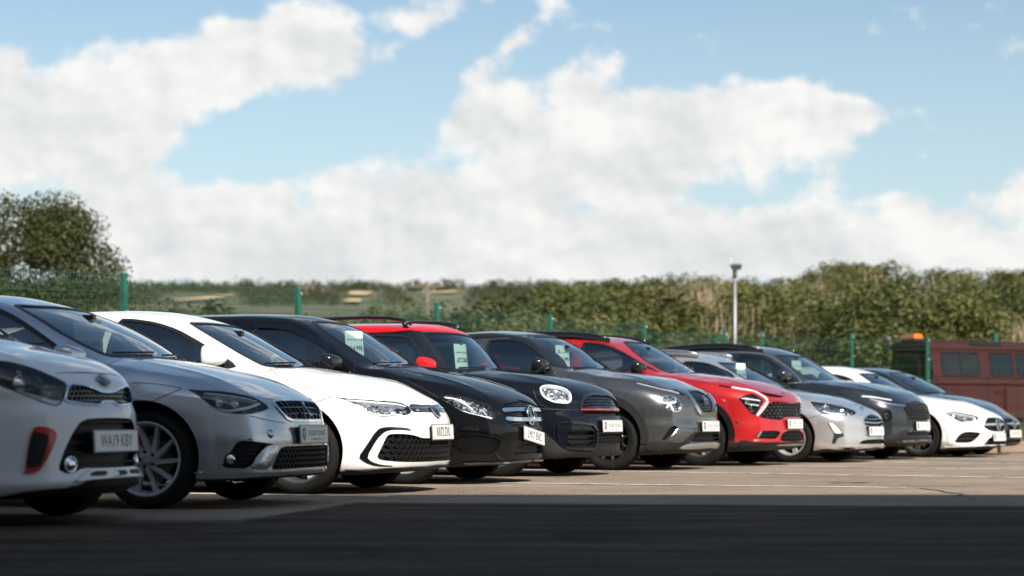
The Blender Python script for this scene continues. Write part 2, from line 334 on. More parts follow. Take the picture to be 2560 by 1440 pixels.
def cavity_mesh(B, xc, xd, zd, t=.055):
    fo, rx = B.fo, B.rear_x; H = B.d['H']
    def f(x, y, z):
        v = B(x, y, z)+t
        v = np.maximum(v, x-xc); v = np.maximum(v, .30-z); v = np.maximum(v, np.minimum(x-xd, zd+.02*np.cos(4*y)-z))
        return np.maximum(v, rx+.45-x)
    xs = np.arange(rx+.2, xc+.2, .07); h = B.hw+.1; ys = np.linspace(-h, h, 30); zs = np.arange(.2, H+.13, .06)
    V, Q = box_grid(xs, ys, zs)
    A = np.stack([np.clip(V[:, 0], rx+.9, xd-.25), np.clip(V[:, 1], -.35, .35), np.clip(V[:, 2], .6, .9)], -1)
    return B.outer(A, V, f), Q
CAR_SHAPES = dict(
 picanto=dict(bot=.14,W=1.595, H=1.485, wb=2.40, fo=.69, ro=.51, R=.29, belt=.96,
  hood=[(.66,.74),(.60,.80),(.48,.86),(.30,.92),(.08,.97),(-.12,1.02)], ws=[(-.05,.97),(-.15,1.02),(-.40,1.17),(-.62,1.30),(-.82,1.39),(-1.1,1.49)],
  roof=[(-.6,1.37),(-.9,1.44),(-1.3,1.48),(-1.8,1.485),(-2.4,1.45),(-2.9,1.38)], front=[(.15,.60),(.23,.675),(.30,.665),(.45,.66),(.58,.655),(.66,.63),(.74,.62),(.80,.58),(.9,.45)], kshoulder=.08),
 ibiza=dict(W=1.78, H=1.444, wb=2.564, fo=.83, ro=.66, R=.314, belt=.92,
  hood=[(.72,.66),(.66,.70),(.55,.76),(.42,.82),(.22,.88),(.0,.93),(-.25,.97)], ws=[(-.18,.93),(-.27,.98),(-.45,1.09),(-.66,1.20),(-.80,1.26),(-.98,1.33),(-1.3,1.44)],
  roof=[(-.65,1.25),(-.86,1.33),(-1.11,1.375),(-1.41,1.41),(-1.9,1.43),(-2.5,1.40),(-3.0,1.33)], front=[(.14,.72),(.20,.80),(.30,.80),(.42,.80),(.55,.775),(.62,.755),(.70,.71),(.78,.56)]),
 golf=dict(bot=.145,W=1.789, H=1.445, wb=2.62, fo=.86, ro=.75, R=.319, belt=.92,
  hood=[(.74,.68),(.66,.74),(.55,.80),(.42,.855),(.25,.90),(0,.94),(-.25,.975)], ws=[(-.20,.93),(-.30,.98),(-.45,1.06),(-.66,1.17),(-.88,1.28),(-1.0,1.33),(-1.35,1.445)],
  roof=[(-.60,1.28),(-.95,1.375),(-1.34,1.42),(-1.69,1.44),(-2.05,1.438),(-2.6,1.41),(-3.1,1.35)], front=[(.15,.72),(.20,.83),(.27,.85),(.40,.855),(.54,.845),(.62,.81),(.69,.76),(.78,.6)]),
 merc=dict(bot=.145,W=1.80, H=1.547, wb=2.70, fo=.89, ro=.77, R=.317, belt=1.0,
  hood=[(.76,.73),(.70,.77),(.60,.82),(.42,.89),(.17,.96),(-.05,1.01),(-.30,1.06)], ws=[(-.25,1.0),(-.36,1.06),(-.50,1.14),(-.68,1.25),(-.86,1.36),(-1.06,1.46),(-1.3,1.55)],
  roof=[(-.70,1.40),(-.88,1.46),(-1.11,1.50),(-1.4,1.53),(-1.82,1.545),(-2.3,1.545),(-3.0,1.50)], front=[(.15,.74),(.20,.86),(.30,.875),(.45,.875),(.58,.855),(.68,.82),(.75,.77),(.85,.6)], gw1=.62),
 mini=dict(W=1.822, H=1.56, wb=2.67, fo=.86, ro=.77, R=.33, belt=1.02,
  hood=[(.78,.74),(.74,.81),(.66,.87),(.55,.92),(.40,.965),(.18,1.01),(-.1,1.045),(-.40,1.07)], ws=[(-.42,1.02),(-.50,1.08),(-.62,1.19),(-.74,1.32),(-.86,1.43),(-1.0,1.54)],
  roof=[(-.70,1.465),(-.84,1.505),(-1.06,1.54),(-1.43,1.56),(-1.9,1.565),(-2.6,1.54),(-3.2,1.49)], front=[(.15,.76),(.20,.85),(.30,.86),(.45,.86),(.58,.845),(.65,.815),(.75,.79),(.82,.75),(.92,.6)], gw1=.66, kshoulder=.10, hcrown=.10),
 juke=dict(W=1.80, H=1.59, wb=2.636, fo=.86, ro=.72, R=.343, belt=1.05,
  hood=[(.72,.86),(.66,.90),(.50,.96),(.35,1.015),(.06,1.075),(-.23,1.11),(-.44,1.14)], ws=[(-.40,1.08),(-.50,1.15),(-.68,1.26),(-.84,1.38),(-1.0,1.48),(-1.2,1.59)],
  roof=[(-.9,1.46),(-1.1,1.53),(-1.39,1.57),(-1.69,1.59),(-2.15,1.57),(-2.7,1.50),(-3.1,1.42)], front=[(.18,.74),(.24,.84),(.32,.86),(.48,.86),(.58,.84),(.68,.835),(.78,.80),(.88,.71),(.95,.55)], gw1=.60, kshoulder=.09, flare=.03),
 kia=dict(W=1.865, H=1.65, wb=2.68, fo=.915, ro=.92, R=.352, belt=1.07,
  hood=[(.80,.84),(.76,.88),(.66,.93),(.52,.99),(.33,1.045),(.1,1.085),(-.17,1.12),(-.45,1.15)], ws=[(-.36,1.08),(-.48,1.14),(-.66,1.24),(-.82,1.33),(-1.0,1.44),(-1.17,1.54),(-1.4,1.65)],
  roof=[(-.95,1.50),(-1.27,1.575),(-1.53,1.61),(-1.9,1.64),(-2.4,1.65),(-3.0,1.62),(-3.4,1.57)], front=[(.18,.76),(.25,.89),(.32,.905),(.45,.90),(.58,.88),(.70,.87),(.80,.86),(.88,.79),(.95,.66)], gw1=.66, flare=.025),
 focus=dict(bot=.13,W=1.825, H=1.475, wb=2.70, fo=.875, ro=1.05, R=.318, belt=.93,
  hood=[(.80,.62),(.72,.69),(.60,.755),(.40,.825),(.12,.89),(-.15,.935),(-.42,.97)], ws=[(-.36,.92),(-.48,.98),(-.62,1.06),(-.82,1.16),(-1.05,1.27),(-1.18,1.33),(-1.5,1.47)],
  roof=[(-.95,1.30),(-1.14,1.375),(-1.35,1.42),(-1.73,1.465),(-2.1,1.475),(-2.8,1.46),(-3.6,1.42)], front=[(.15,.73),(.20,.86),(.27,.86),(.40,.85),(.52,.845),(.60,.82),(.68,.73),(.76,.55)], gw1=.60),
 tucson=dict(W=1.865, H=1.645, wb=2.68, fo=.92, ro=.91, R=.352, belt=1.06,
  hood=[(.80,.82),(.73,.885),(.56,.965),(.37,1.02),(.11,1.08),(-.15,1.11),(-.40,1.13)], ws=[(-.32,1.06),(-.44,1.13),(-.60,1.22),(-.78,1.33),(-.96,1.44),(-1.12,1.53),(-1.35,1.64)],
  roof=[(-.90,1.51),(-1.17,1.57),(-1.47,1.615),(-1.75,1.64),(-2.1,1.645),(-2.6,1.62),(-3.3,1.56)], front=[(.18,.76),(.25,.90),(.32,.915),(.45,.90),(.58,.90),(.70,.885),(.80,.83),(.88,.74)], gw1=.66, flare=.025),
 cla=dict(bot=.10,W=1.83, H=1.40, wb=2.729, fo=.92, ro=1.04, R=.322, belt=.90,
  hood=[(.82,.61),(.75,.66),(.62,.72),(.45,.79),(.17,.855),(-.14,.90),(-.40,.93)], ws=[(-.38,.88),(-.50,.94),(-.72,1.05),(-.92,1.16),(-1.12,1.26),(-1.3,1.33),(-1.6,1.41)],
  roof=[(-1.0,1.29),(-1.15,1.325),(-1.35,1.36),(-1.65,1.385),(-2.0,1.39),(-2.5,1.33),(-3.0,1.20)], front=[(.13,.76),(.18,.90),(.25,.905),(.38,.90),(.50,.89),(.60,.84),(.66,.74),(.72,.6)], gw1=.57,
  rear=[(.2,-3.65),(.45,-3.77),(.8,-3.75),(.95,-3.6),(1.1,-3.2),(1.2,-2.9),(1.4,-2.4)]),
 saloon=dict(bot=.12,W=1.82, H=1.43, wb=2.70, fo=.86, ro=.95, R=.315, belt=.91,
  hood=[(.80,.55),(.70,.64),(.60,.69),(.45,.77),(.21,.86),(-.04,.93),(-.25,.96)], ws=[(-.22,.92),(-.34,.97),(-.50,1.07),(-.72,1.18),(-.92,1.28),(-1.05,1.33),(-1.4,1.43)],
  roof=[(-.85,1.28),(-1.0,1.34),(-1.22,1.385),(-1.52,1.41),(-1.9,1.415),(-2.5,1.38),(-3.1,1.30)], front=[(.12,.72),(.18,.84),(.30,.85),(.42,.85),(.52,.83),(.58,.76),(.65,.66)], gw1=.59),
)
FEATURES = {
 'picanto': [
  ('win','windscreen',{'sym': 1},[(-860,0,1400),(-874,-300,1395),(-854,-500,1370),(-572,-600,1220),(-305,-640,1050),(-216,-450,1030),(-191,0,1045)]),
  ('win','side_window',{},[(-420,-746,990),(-750,-677,1210),(-1000,-613,1320),(-1350,-575,1375),(-1380,-747,990)]),
  ('win','side_window',{},[(-1450,-747,990),(-1440,-575,1375),(-1900,-586,1360),(-2200,-635,1280),(-2300,-709,1100),(-2200,-741,1000)]),
  ('gap','shut_line',{'sym': 1},[(518,-391,809),(549,-166,815),(550,108,815),(534,316,810),(517,462,785)]),
  ('lamp','headlight',{'drl': [([(428,-629,706),(498,-554,681),(556,-462,651),(570,-424,660)],0.014)],'proj': [([(452,-594,754)],0.05)],'dark': 1},[(274,-638,868),(306,-591,874),(365,-541,864),(445,-492,835),(513,-438,799),(573,-361,756),(577,-386,713),(574,-418,651),(562,-465,630),(517,-535,650),(444,-615,693),(355,-679,736),(308,-699,762)]),
  ('rec','grille',{'sym': 1,'lat': 'hex','p': 0.035,'w': 0.007,'lmat': 'black_gloss','d': 0.045,'rim': ('chrome_blue',0.005)},[(624,0,713),(622,-75,716),(617,-145,731),(605,-237,746),(578,-350,752),(578,-382,713),(576,-405,662),(611,-287,648),(633,-113,640),(628,-64,661),(630,-1,663)]),
  ('rec','bumper_opening',{'sym': 1,'d': 0.05,'lat': 'slat','p': 0.055,'w': 0.01,'lmat': 'black'},[(654,62,573),(641,-250,569),(627,-319,551),(615,-372,499),(598,-431,413),(584,-469,325),(583,-474,295),(606,-429,275),(622,-384,277),(636,-317,302),(660,-152,300),(664,41,299)]),
  ('sh','intake_trim',{'h0': -0.01,'h1': 0.014,'mat': 'red_trim'},[(502,-587,530),(549,-523,521),(570,-487,499),(570,-489,462),(551,-527,379),(525,-568,303),(508,-591,285),(465,-632,283),(471,-624,328),(478,-615,415),(490,-602,484)]),
  ('sh','intake',{'h0': 0.0,'h1': 0.0165,'mat': 'black'},[(493,-598,502),(523,-563,493),(547,-529,479),(541,-541,414),(524,-569,320),(504,-592,312),(471,-625,312),(478,-615,415)]),
  ('disc','fog_lamp',{'r': 0.042,'mat': 'lampglass','ring': 'chrome'},[(613,-396,324)]),
  ('sh','splitter',{'sym': 1,'h0': -0.02,'h1': 0.03,'mat': 'paint'},[(665,0,293),(648,-263,298),(641,-308,278),(635,-353,252),(626,-391,235),(651,-290,241),(671,-94,245),(673,0,245)]),
  ('sh','splitter_slot',{'h0': 0.0,'h1': 0.033,'mat': 'black'},[(649,-266,282),(664,-131,281),(668,-147,255),(646,-304,256)]),
  ('sh','splitter_slot',{'sym': 1,'h0': 0.0,'h1': 0.033,'mat': 'black'},[(665,-97,280),(667,36,279),(672,24,250),(670,-103,252)]),
  ('sh','lower_valance',{'sym': 1,'h0': -0.02,'h1': 0.02,'mat': 'black'},[(674,0,240),(654,-276,239),(632,-348,213),(605,-427,212),(666,-84,213),(668,0,214)]),
  ('badge','oval',{'s': 0.05},[(597,40,774)]),
  ('plate','WA19 KBY',{},[(658,63,446)]),
  ('mirror','wing_mirror',{'mat': 'paint'},[(-750,0,1080)]),
 ],
 'ibiza': [
  ('win','windscreen',{'sym': 1},[(-968,-148,1318),(-988,-393,1310),(-1050,-567,1309),(-955,-621,1274),(-868,-663,1237),(-657,-730,1128),(-513,-715,1051),(-430,-674,1008),(-379,-647,983),(-331,-583,969),(-270,-402,969),(-233,-202,972)]),
  ('win','side_window',{},[(-500,-835,945),(-800,-774,1130),(-970,-725,1220),(-1120,-675,1280),(-1350,-635,1325),(-1520,-629,1335),(-1560,-833,955)]),
  ('win','side_window',{},[(-1640,-833,955),(-1620,-632,1335),(-2000,-658,1310),(-2350,-715,1220),(-2500,-768,1100),(-2450,-808,990)]),
  ('gap','shut_line',{},[(-76,-883,794),(-1,-868,792),(72,-852,786),(154,-832,775),(237,-813,758)]),
  ('gap','shut_line',{'sym': 1},[(612,-493,708),(659,-376,688),(670,-105,693),(667,102,694)]),
  ('gap','shut_line',{},[(238,-816,755),(176,-858,727),(116,-882,699),(63,-898,671)]),
  ('gap','shut_line',{},[(613,-652,587),(689,-534,558),(751,-345,537)]),
  ('gap','shut_line',{},[(-285,-567,955),(-270,-829,900),(-255,-880,830),(-300,-899,700),(-360,-882,500),(-380,-872,300)]),
  ('lamp','headlight',{'drl': [([(299,-804,739),(366,-808,685),(420,-793,643),(466,-771,623),(514,-741,614),(607,-636,637),(648,-529,668)],0.012),([(364,-779,730),(521,-672,712),(631,-542,682)],0.007)],'proj': [([(480,-744,676)],0.03),([(562,-675,667)],0.03)],'dark': 1},[(257,-807,755),(358,-765,744),(508,-641,731),(617,-531,699),(689,-469,635),(660,-565,610),(613,-650,593),(541,-723,597),(479,-766,611),(428,-790,638),(374,-804,685),(315,-808,727)]),
  ('rec','grille',{'sym': 1,'lat': 'brick','p': 0.055,'w': 0.008,'lmat': 'black_gloss','d': 0.04,'rim': ('chrome',0.011)},[(678,72,687),(679,-184,685),(667,-399,678),(715,-391,622),(753,-309,556),(771,-125,554)]),
  ('rec','lower_grille',{'sym': 1,'lat': 'hex','p': 0.045,'w': 0.01,'lmat': 'black','d': 0.05},[(793,-213,393),(752,-434,391),(739,-475,344),(715,-537,245),(752,-434,244),(793,-213,248)]),
  ('rec','fog_recess',{'d': 0.04,'lat': 'slat','p': 0.03,'w': 0.008,'lmat': 'black'},[(575,-726,434),(658,-637,424),(735,-485,404),(701,-566,397),(664,-628,336),(628,-676,254),(480,-790,262),(527,-762,348)]),
  ('disc','fog_lamp',{'r': 0.035,'mat': 'lampglass','ring': 'black'},[(535,-757,315)]),
  ('sh','bumper_crease',{'h0': -0.01,'h1': 0.012,'mat': 'paint','bev': 0.008},[(544,-750,436),(550,-744,455),(572,-725,467),(637,-661,454),(700,-565,440),(745,-456,422),(738,-478,408),(658,-637,429),(573,-727,441)]),
  ('sh','bumper_blade',{'h0': -0.01,'h1': 0.014,'mat': 'paint','bev': 0.008},[(737,-480,399),(745,-458,382),(710,-548,244),(631,-672,250),(667,-624,329),(703,-562,392)]),
  ('sh','bumper_lip',{'sym': 0,'h0': -0.01,'h1': 0.014,'mat': 'paint','bev': 0.006},[(330,-847,240),(566,-734,236),(712,-542,233),(793,-213,238),(791,-209,227),(711,-539,218),(566,-733,221),(329,-845,223)]),
  ('disc','tow_cap',{'r': 0.026,'mat': 'paint','ring': 'black','thin': 1},[(713,-527,472)]),
  ('badge','swoosh',{'s': 0.06},[(746,-118,622)]),
  ('plate','DEALER',{},[(792,-112,467)]),
  ('mirror','wing_mirror',{'mat': 'paint'},[(-470,0,950)]),
 ],
 'golf': [
  ('win','windscreen',{'sym': 1},[(-991,-107,1324),(-1007,-331,1320),(-1033,-512,1313),(-938,-568,1269),(-853,-588,1225),(-746,-603,1168),(-642,-613,1112),(-551,-622,1062),(-468,-613,1019),(-421,-608,995),(-380,-601,976),(-335,-546,967),(-205,-440,960)]),
  ('win','side_window',{},[(-490,-837,950),(-620,-813,1030),(-810,-777,1130),(-1050,-712,1245),(-1250,-664,1305),(-1450,-638,1335),(-1570,-636,1340),(-1600,-835,960)]),
  ('win','side_window',{},[(-1690,-836,960),(-1660,-636,1340),(-2100,-649,1325),(-2450,-693,1250),(-2620,-758,1120),(-2550,-803,1000)]),
  ('gap','shut_line',{'w': 0.004},[(-335,-592,961),(-175,-830,892),(-108,-858,861),(27,-862,819),(166,-848,772),(267,-838,736)]),
  ('gap','shut_line',{},[(139,-893,683),(226,-862,718),(267,-839,734)]),
  ('gap','shut_line',{'sym': 1},[(592,-655,702),(716,-402,679),(743,-143,674),(741,197,674)]),
  ('gap','shut_line',{},[(-290,-516,960),(-300,-895,800),(-360,-887,600),(-400,-874,300)]),
  ('lamp','headlight',{'drl': [([(288,-836,728),(422,-794,704),(597,-670,687),(724,-441,665)],0.012),([(445,-798,676),(543,-765,611),(631,-703,590),(732,-547,601)],0.01)],'proj': [([(512,-770,653)],0.036),([(656,-648,632)],0.034)]},[(270,-839,733),(419,-787,714),(593,-659,699),(720,-414,673),(763,-433,617),(746,-525,592),(678,-649,591),(633,-709,575),(544,-767,603),(486,-790,639),(435,-802,678),(374,-815,707)]),
  ('sh','light_bar',{'sym': 1,'h0': -0.01,'h1': 0.004,'mat': 'black_gloss'},[(745,183,671),(746,-154,671),(720,-407,674),(764,-431,617),(794,-265,616),(803,2,616)]),
  ('bd','chrome_strip',{'sym': 1,'w': 0.01,'h0': 0.0,'h1': 0.008,'mat': 'chrome'},[(740,-423,651),(769,-222,648),(773,97,647)]),
  ('sh','bumper_trim',{'h0': -0.01,'h1': 0.006,'mat': 'black_gloss'},[(472,-822,283),(532,-796,378),(577,-768,459),(611,-741,500),(661,-696,508),(757,-556,500),(785,-492,480),(730,-608,488),(671,-687,485),(637,-721,469),(595,-757,417),(528,-795,283),(558,-776,248),(618,-728,225),(697,-639,218),(583,-754,218),(517,-799,244)]),
  ('rec','lower_grille',{'sym': 1,'lat': 'hex','p': 0.058,'w': 0.012,'lmat': 'black','d': 0.05},[(854,40,415),(848,-208,418),(820,-381,423),(806,-438,437),(783,-503,448),(731,-611,457),(670,-691,454),(650,-712,427),(629,-730,367),(594,-755,285),(611,-741,263),(661,-695,251),(819,-343,241),(843,73,241)]),
  ('sh','splitter',{'h0': -0.01,'h1': 0.012,'mat': 'black'},[(371,-835,192),(615,-720,200),(702,-622,205),(789,-421,208),(834,0,214),(831,0,209),(789,-421,208),(702,-622,204),(370,-834,190)]),
  ('badge','vwring',{'s': 0.066},[(799,3,621)]),
  ('badge','text:GTD',{'s': 0.028},[(771,-348,630)]),
  ('plate','KR72 ZVL',{},[(852,28,466)]),
  ('mirror','wing_mirror',{'mat': 'paint'},[(-650,0,1040)]),
 ],
 'merc': [
  ('win','windscreen',{'sym': 1},[(-1074,-115,1459),(-1084,-269,1456),(-1096,-411,1448),(-945,-504,1371),(-777,-510,1270),(-606,-528,1162),(-502,-517,1103),(-411,-534,1056),(-281,-659,1024),(-220,-579,1026),(-178,-457,1028)]),
  ('win','side_window',{},[(-720,-830,1075),(-735,-789,1170),(-800,-771,1215),(-960,-746,1285),(-1170,-692,1365),(-1300,-677,1385),(-1550,-673,1390),(-1600,-835,1060)]),
  ('win','side_window',{},[(-1720,-835,1060),(-1700,-673,1390),(-2200,-684,1370),(-2550,-717,1300),(-2700,-758,1200),(-2650,-797,1100)]),
  ('bd','window_deflector',{'w': 0.05,'h0': -0.005,'h1': 0.014,'mat': 'smoked'},[(-735,-809,1140),(-750,-780,1185),(-960,-740,1295),(-1170,-685,1375),(-1320,-669,1395),(-1560,-666,1400)]),
  ('gap','shut_line',{},[(-562,-668,1111),(-467,-867,971)]),
  ('gap','shut_line',{},[(-261,-682,1019),(-143,-846,951),(-62,-884,895),(65,-875,853)]),
  ('gap','shut_line',{},[(-120,-849,944),(29,-860,899),(172,-857,832),(325,-853,745)]),
  ('gap','shut_line',{'sym': 1},[(727,-513,711),(754,-231,728),(742,35,741),(726,287,747)]),
  ('lamp','headlight',{'drl': [([(507,-805,635),(604,-751,602),(675,-691,583),(731,-620,572)],0.016),([(365,-835,756),(457,-799,743),(540,-768,699),(601,-743,644)],0.01)],'proj': [([(491,-794,710)],0.045),([(635,-709,655)],0.045)]},[(327,-853,743),(362,-828,770),(395,-806,780),(489,-759,770),(587,-707,737),(676,-630,702),(711,-598,672),(734,-589,628),(751,-584,578),(729,-629,558),(658,-708,584),(557,-781,612),(487,-814,644),(413,-837,688)]),
  ('rec','grille',{'sym': 1,'lat': 'hex','p': 0.03,'w': 0.006,'lmat': 'black_gloss','d': 0.05},[(740,246,738),(757,-4,730),(768,-238,716),(754,-498,676),(789,-489,589),(816,-450,519),(844,-348,496),(870,-101,492)]),
  ('bd','grille_bar',{'sym': 1,'w': 0.034,'h0': -0.02,'h1': 0.012,'mat': 'chrome'},[(767,-501,642),(799,-388,646),(827,-200,648),(831,-45,649)]),
  ('bd','grille_bar',{'sym': 1,'w': 0.034,'h0': -0.02,'h1': 0.012,'mat': 'chrome'},[(794,-486,570),(828,-367,563),(850,-232,561),(857,-99,561)]),
  ('badge','star',{'s': 0.092},[(850,-4,601)]),
  ('rec','side_intake',{'d': 0.045,'lat': 'slant','p': 0.016,'w': 0.005,'lmat': 'black'},[(451,-844,396),(513,-820,416),(655,-730,421),(738,-638,410),(787,-548,378),(774,-576,314),(745,-625,266),(609,-764,266),(533,-810,283),(474,-835,336)]),
  ('rec','lower_grille',{'sym': 1,'d': 0.04,'lat': 'slat','p': 0.04,'w': 0.006,'lmat': 'black'},[(873,-61,351),(857,-300,347),(847,-354,298),(836,-389,250),(871,-55,260)]),
  ('sh','bumper_crease',{'h0': -0.01,'h1': 0.022,'mat': 'paint','bev': 0.012},[(470,-837,457),(502,-823,490),(571,-787,503),(663,-721,487),(745,-626,453),(800,-518,411),(794,-534,398),(738,-638,432),(664,-722,459),(572,-789,468),(513,-820,466)]),
  ('sh','splitter',{'h0': -0.02,'h1': 0.02,'mat': 'paint','bev': 0.008},[(507,-805,195),(659,-711,201),(767,-558,204),(841,-306,206),(860,-22,207),(859,-21,206),(841,-305,205),(767,-558,203),(507,-805,194)]),
  ('bd','splitter_edge',{'w': 0.012,'h0': 0.0,'h1': 0.025,'mat': 'chrome_dark'},[(528,-798,196),(659,-711,201),(767,-558,203),(841,-306,207),(860,-24,208)]),
  ('plate','LM17 ENC',{'roll': -7},[(874,-29,416)]),
  ('mirror','wing_mirror',{'mat': 'black_gloss'},[(-660,0,1055)]),
 ],
 'mini': [
  ('win','windscreen',{'sym': 1},[(-902,-208,1454),(-929,-420,1448),(-967,-589,1440),(-888,-650,1360),(-770,-684,1225),(-710,-689,1162),(-647,-696,1102),(-579,-652,1063),(-533,-584,1056),(-381,-392,1061)]),
  ('win','side_window',{},[(-740,-845,1080),(-830,-815,1180),(-920,-780,1280),(-1060,-708,1405),(-1330,-698,1420),(-1620,-698,1420),(-1660,-851,1060)]),
  ('win','side_window',{},[(-1740,-851,1060),(-1700,-698,1420),(-2200,-707,1400),(-2550,-717,1360),(-2700,-798,1150),(-2650,-824,1070)]),
  ('sh','roof_panel',{'sym': 1,'h0': -0.02,'h1': 0.006,'mat': 'red_roof'},[(-900,0,1461),(-920,-300,1458),(-970,-530,1454),(-1050,-630,1465),(-1300,-675,1448),(-2000,-680,1444),(-2900,-650,1414),(-3250,-550,1116),(-3270,0,1136)]),
  ('pillar','pillar_cover',{'h0': -0.004,'h1': 0.003,'mat': 'black_gloss'},[(-600,-720,1060),(-720,-602,1200),(-840,-598,1330),(-980,-624,1440),(-1100,-679,1440),(-1060,-708,1405),(-920,-780,1280),(-830,-815,1180),(-720,-848,1065)]),
  ('gap','shut_line',{'w': 0.006},[(420,-842,667),(570,-757,661),(665,-661,656),(733,-539,655)]),
  ('gap','shut_line',{},[(357,-795,885),(377,-832,827),(406,-838,759),(450,-825,707),(512,-795,677)]),
  ('gap','shut_line',{'sym': 1},[(724,-378,798),(719,-180,821),(723,48,819)]),
  ('lamp','headlight',{'ring': 0.018,'proj': [([(557,-726,805)],0.05)],'drl': [([(582,-727,753),(609,-703,745),(653,-646,748)],0.014)]},[(414,-778,867),(416,-746,887),(427,-712,898),(451,-667,903),(479,-629,902),(514,-596,896),(552,-567,886),(590,-553,869),(621,-554,851),(650,-563,827),(667,-576,800),(677,-590,771),(679,-606,746),(673,-625,727),(660,-648,720),(636,-680,718),(611,-709,719),(580,-737,723),(547,-762,731),(518,-780,745),(487,-795,764),(460,-805,787),(442,-805,813),(427,-799,839)]),
  ('rec','grille',{'sym': 1,'lat': 'hex','p': 0.045,'w': 0.013,'lmat': 'black_gloss','d': 0.045,'rim': ('black_gloss',0.02)},[(728,36,815),(724,-191,817),(727,-350,799),(734,-472,747),(736,-523,664),(781,-367,662),(806,-163,661)]),
  ('bd','grille_bar',{'sym': 1,'w': 0.013,'h0': -0.01,'h1': 0.014,'mat': 'red_trim'},[(737,-528,656),(783,-371,655),(808,-168,655)]),
  ('rec','grille_slot',{'sym': 1,'d': 0.04},[(813,-181,641),(754,-499,640),(766,-520,597),(833,-231,592)]),
  ('rec','side_intake',{'d': 0.06,'lat': 'slat','p': 0.05,'w': 0.014,'lmat': 'black'},[(674,-706,440),(689,-689,460),(771,-557,461),(822,-406,455),(831,-361,427),(829,-370,302),(812,-444,301),(758,-586,312),(683,-697,328)]),
  ('bd','intake_frame',{'w': 0.022,'h0': -0.01,'h1': 0.018,'mat': 'black_gloss'},[(604,-765,508),(631,-741,537),(711,-653,531),(833,-340,502),(835,-337,271),(758,-585,273),(659,-721,283),(617,-758,326),(598,-772,417),(604,-765,508)]),
  ('rec','lower_grille',{'sym': 1,'d': 0.045,'lat': 'hex','p': 0.045,'w': 0.012,'lmat': 'black'},[(860,5,425),(841,-311,424),(841,-311,320),(860,5,319)]),
  ('sh','lower_cladding',{'h0': -0.01,'h1': 0.012,'mat': 'cladding'},[(486,-836,446),(532,-813,395),(583,-783,344),(628,-749,287),(685,-693,252),(770,-554,241),(832,-338,239),(859,0,266),(848,0,221),(805,-425,217),(668,-697,208),(490,-818,203),(482,-836,281)]),
  ('disc','parking_sensor',{'r': 0.014,'mat': 'black_gloss','ring': 'black','thin': 1},[(552,-802,313)]),
  ('badge','winged',{'s': 0.0},[(744,-5,794)]),
  ('rails','roof_rail',{'y': 0.6,'mat': 'black_gloss'},[(-1080,0,1525),(-1180,0,1575),(-1350,0,1600),(-1600,0,1610),(-2000,0,1605),(-2500,0,1585),(-2800,0,1550)]),
  ('plate','DEALER',{},[(857,15,497)]),
  ('mirror','wing_mirror',{'mat': 'red_roof'},[(-740,0,1100)]),
  ('arch','arch_cladding',{'w': 0.055,'mat': 'cladding'},[]),
 ],
 'juke': [
  ('win','windscreen',{'sym': 1},[(-1123,-149,1520),(-1142,-361,1511),(-1165,-515,1499),(-960,-683,1371),(-877,-705,1314),(-801,-712,1257),(-704,-704,1199),(-617,-681,1150),(-574,-578,1145),(-462,-346,1136)]),
  ('win','side_window',{},[(-1589,-635,1460),(-1498,-624,1472),(-1380,-621,1472),(-1174,-620,1464),(-1009,-690,1385),(-883,-726,1307),(-769,-753,1226),(-698,-843,1083),(-865,-840,1090),(-1157,-836,1104),(-1498,-831,1118)]),
  ('win','side_window',{},[(-1720,-831,1120),(-1680,-639,1455),(-2100,-666,1420),(-2400,-718,1340),(-2550,-765,1240)]),
  ('sh','roof_panel',{'sym': 1,'h0': -0.02,'h1': 0.006,'mat': 'black_gloss'},[(-1170,0,1537),(-1190,-300,1530),(-1240,-520,1514),(-1350,-585,1500),(-2000,-620,1476),(-2800,-580,1431),(-3000,-450,1285),(-3030,0,1286)]),
  ('pillar','pillar_cover',{'h0': -0.004,'h1': 0.003,'mat': 'black_gloss'},[(-560,-662,1125),(-720,-474,1250),(-900,-473,1380),(-1060,-406,1475),(-1300,-470,1530),(-1360,-606,1485),(-1100,-671,1415),(-930,-736,1320),(-700,-820,1140)]),
  ('gap','shut_line',{},[(-507,-424,1139),(-285,-778,1063),(-179,-827,1020),(-15,-818,1011),(113,-790,999),(225,-742,983)]),
  ('gap','shut_line',{},[(315,-793,920),(275,-846,884),(219,-879,833),(191,-893,782)]),
  ('gap','shut_line',{'sym': 1},[(668,-203,888),(669,31,889),(661,276,889)]),
  ('gap','shut_line',{},[(-500,-817,1070),(-440,-877,980),(-420,-896,750),(-480,-880,500)]),
  ('lamp','headlight',{'ring': 0.014,'ringmat': 'chrome','proj': [([(646,-643,801)],0.03),([(697,-634,699)],0.03)],'drl': [([(589,-735,750),(652,-676,741),(702,-593,757)],0.016),([(623,-724,667),(652,-676,741)],0.016),([(652,-676,741),(690,-651,657)],0.016)]},[(572,-741,769),(579,-717,805),(599,-679,827),(632,-626,834),(670,-583,819),(702,-560,788),(729,-541,751),(746,-541,706),(743,-559,670),(728,-591,648),(699,-639,642),(663,-685,648),(628,-719,670),(596,-741,712)]),
  ('lamp','running_lamp',{'drl': [([(270,-736,969),(447,-660,927),(563,-606,893),(682,-453,855)],0.01)]},[(228,-740,983),(321,-691,967),(436,-635,937),(555,-587,901),(620,-526,884),(607,-420,903),(665,-412,873),(721,-360,836),(726,-425,820),(661,-541,850),(554,-652,882),(427,-714,917),(314,-741,949)]),
  ('rec','grille',{'sym': 1,'lat': 'hex','p': 0.035,'w': 0.009,'lmat': 'black_gloss','d': 0.05},[(671,268,883),(681,0,882),(681,-200,880),(764,-256,809),(816,-231,723),(833,-163,646),(836,-44,640)]),
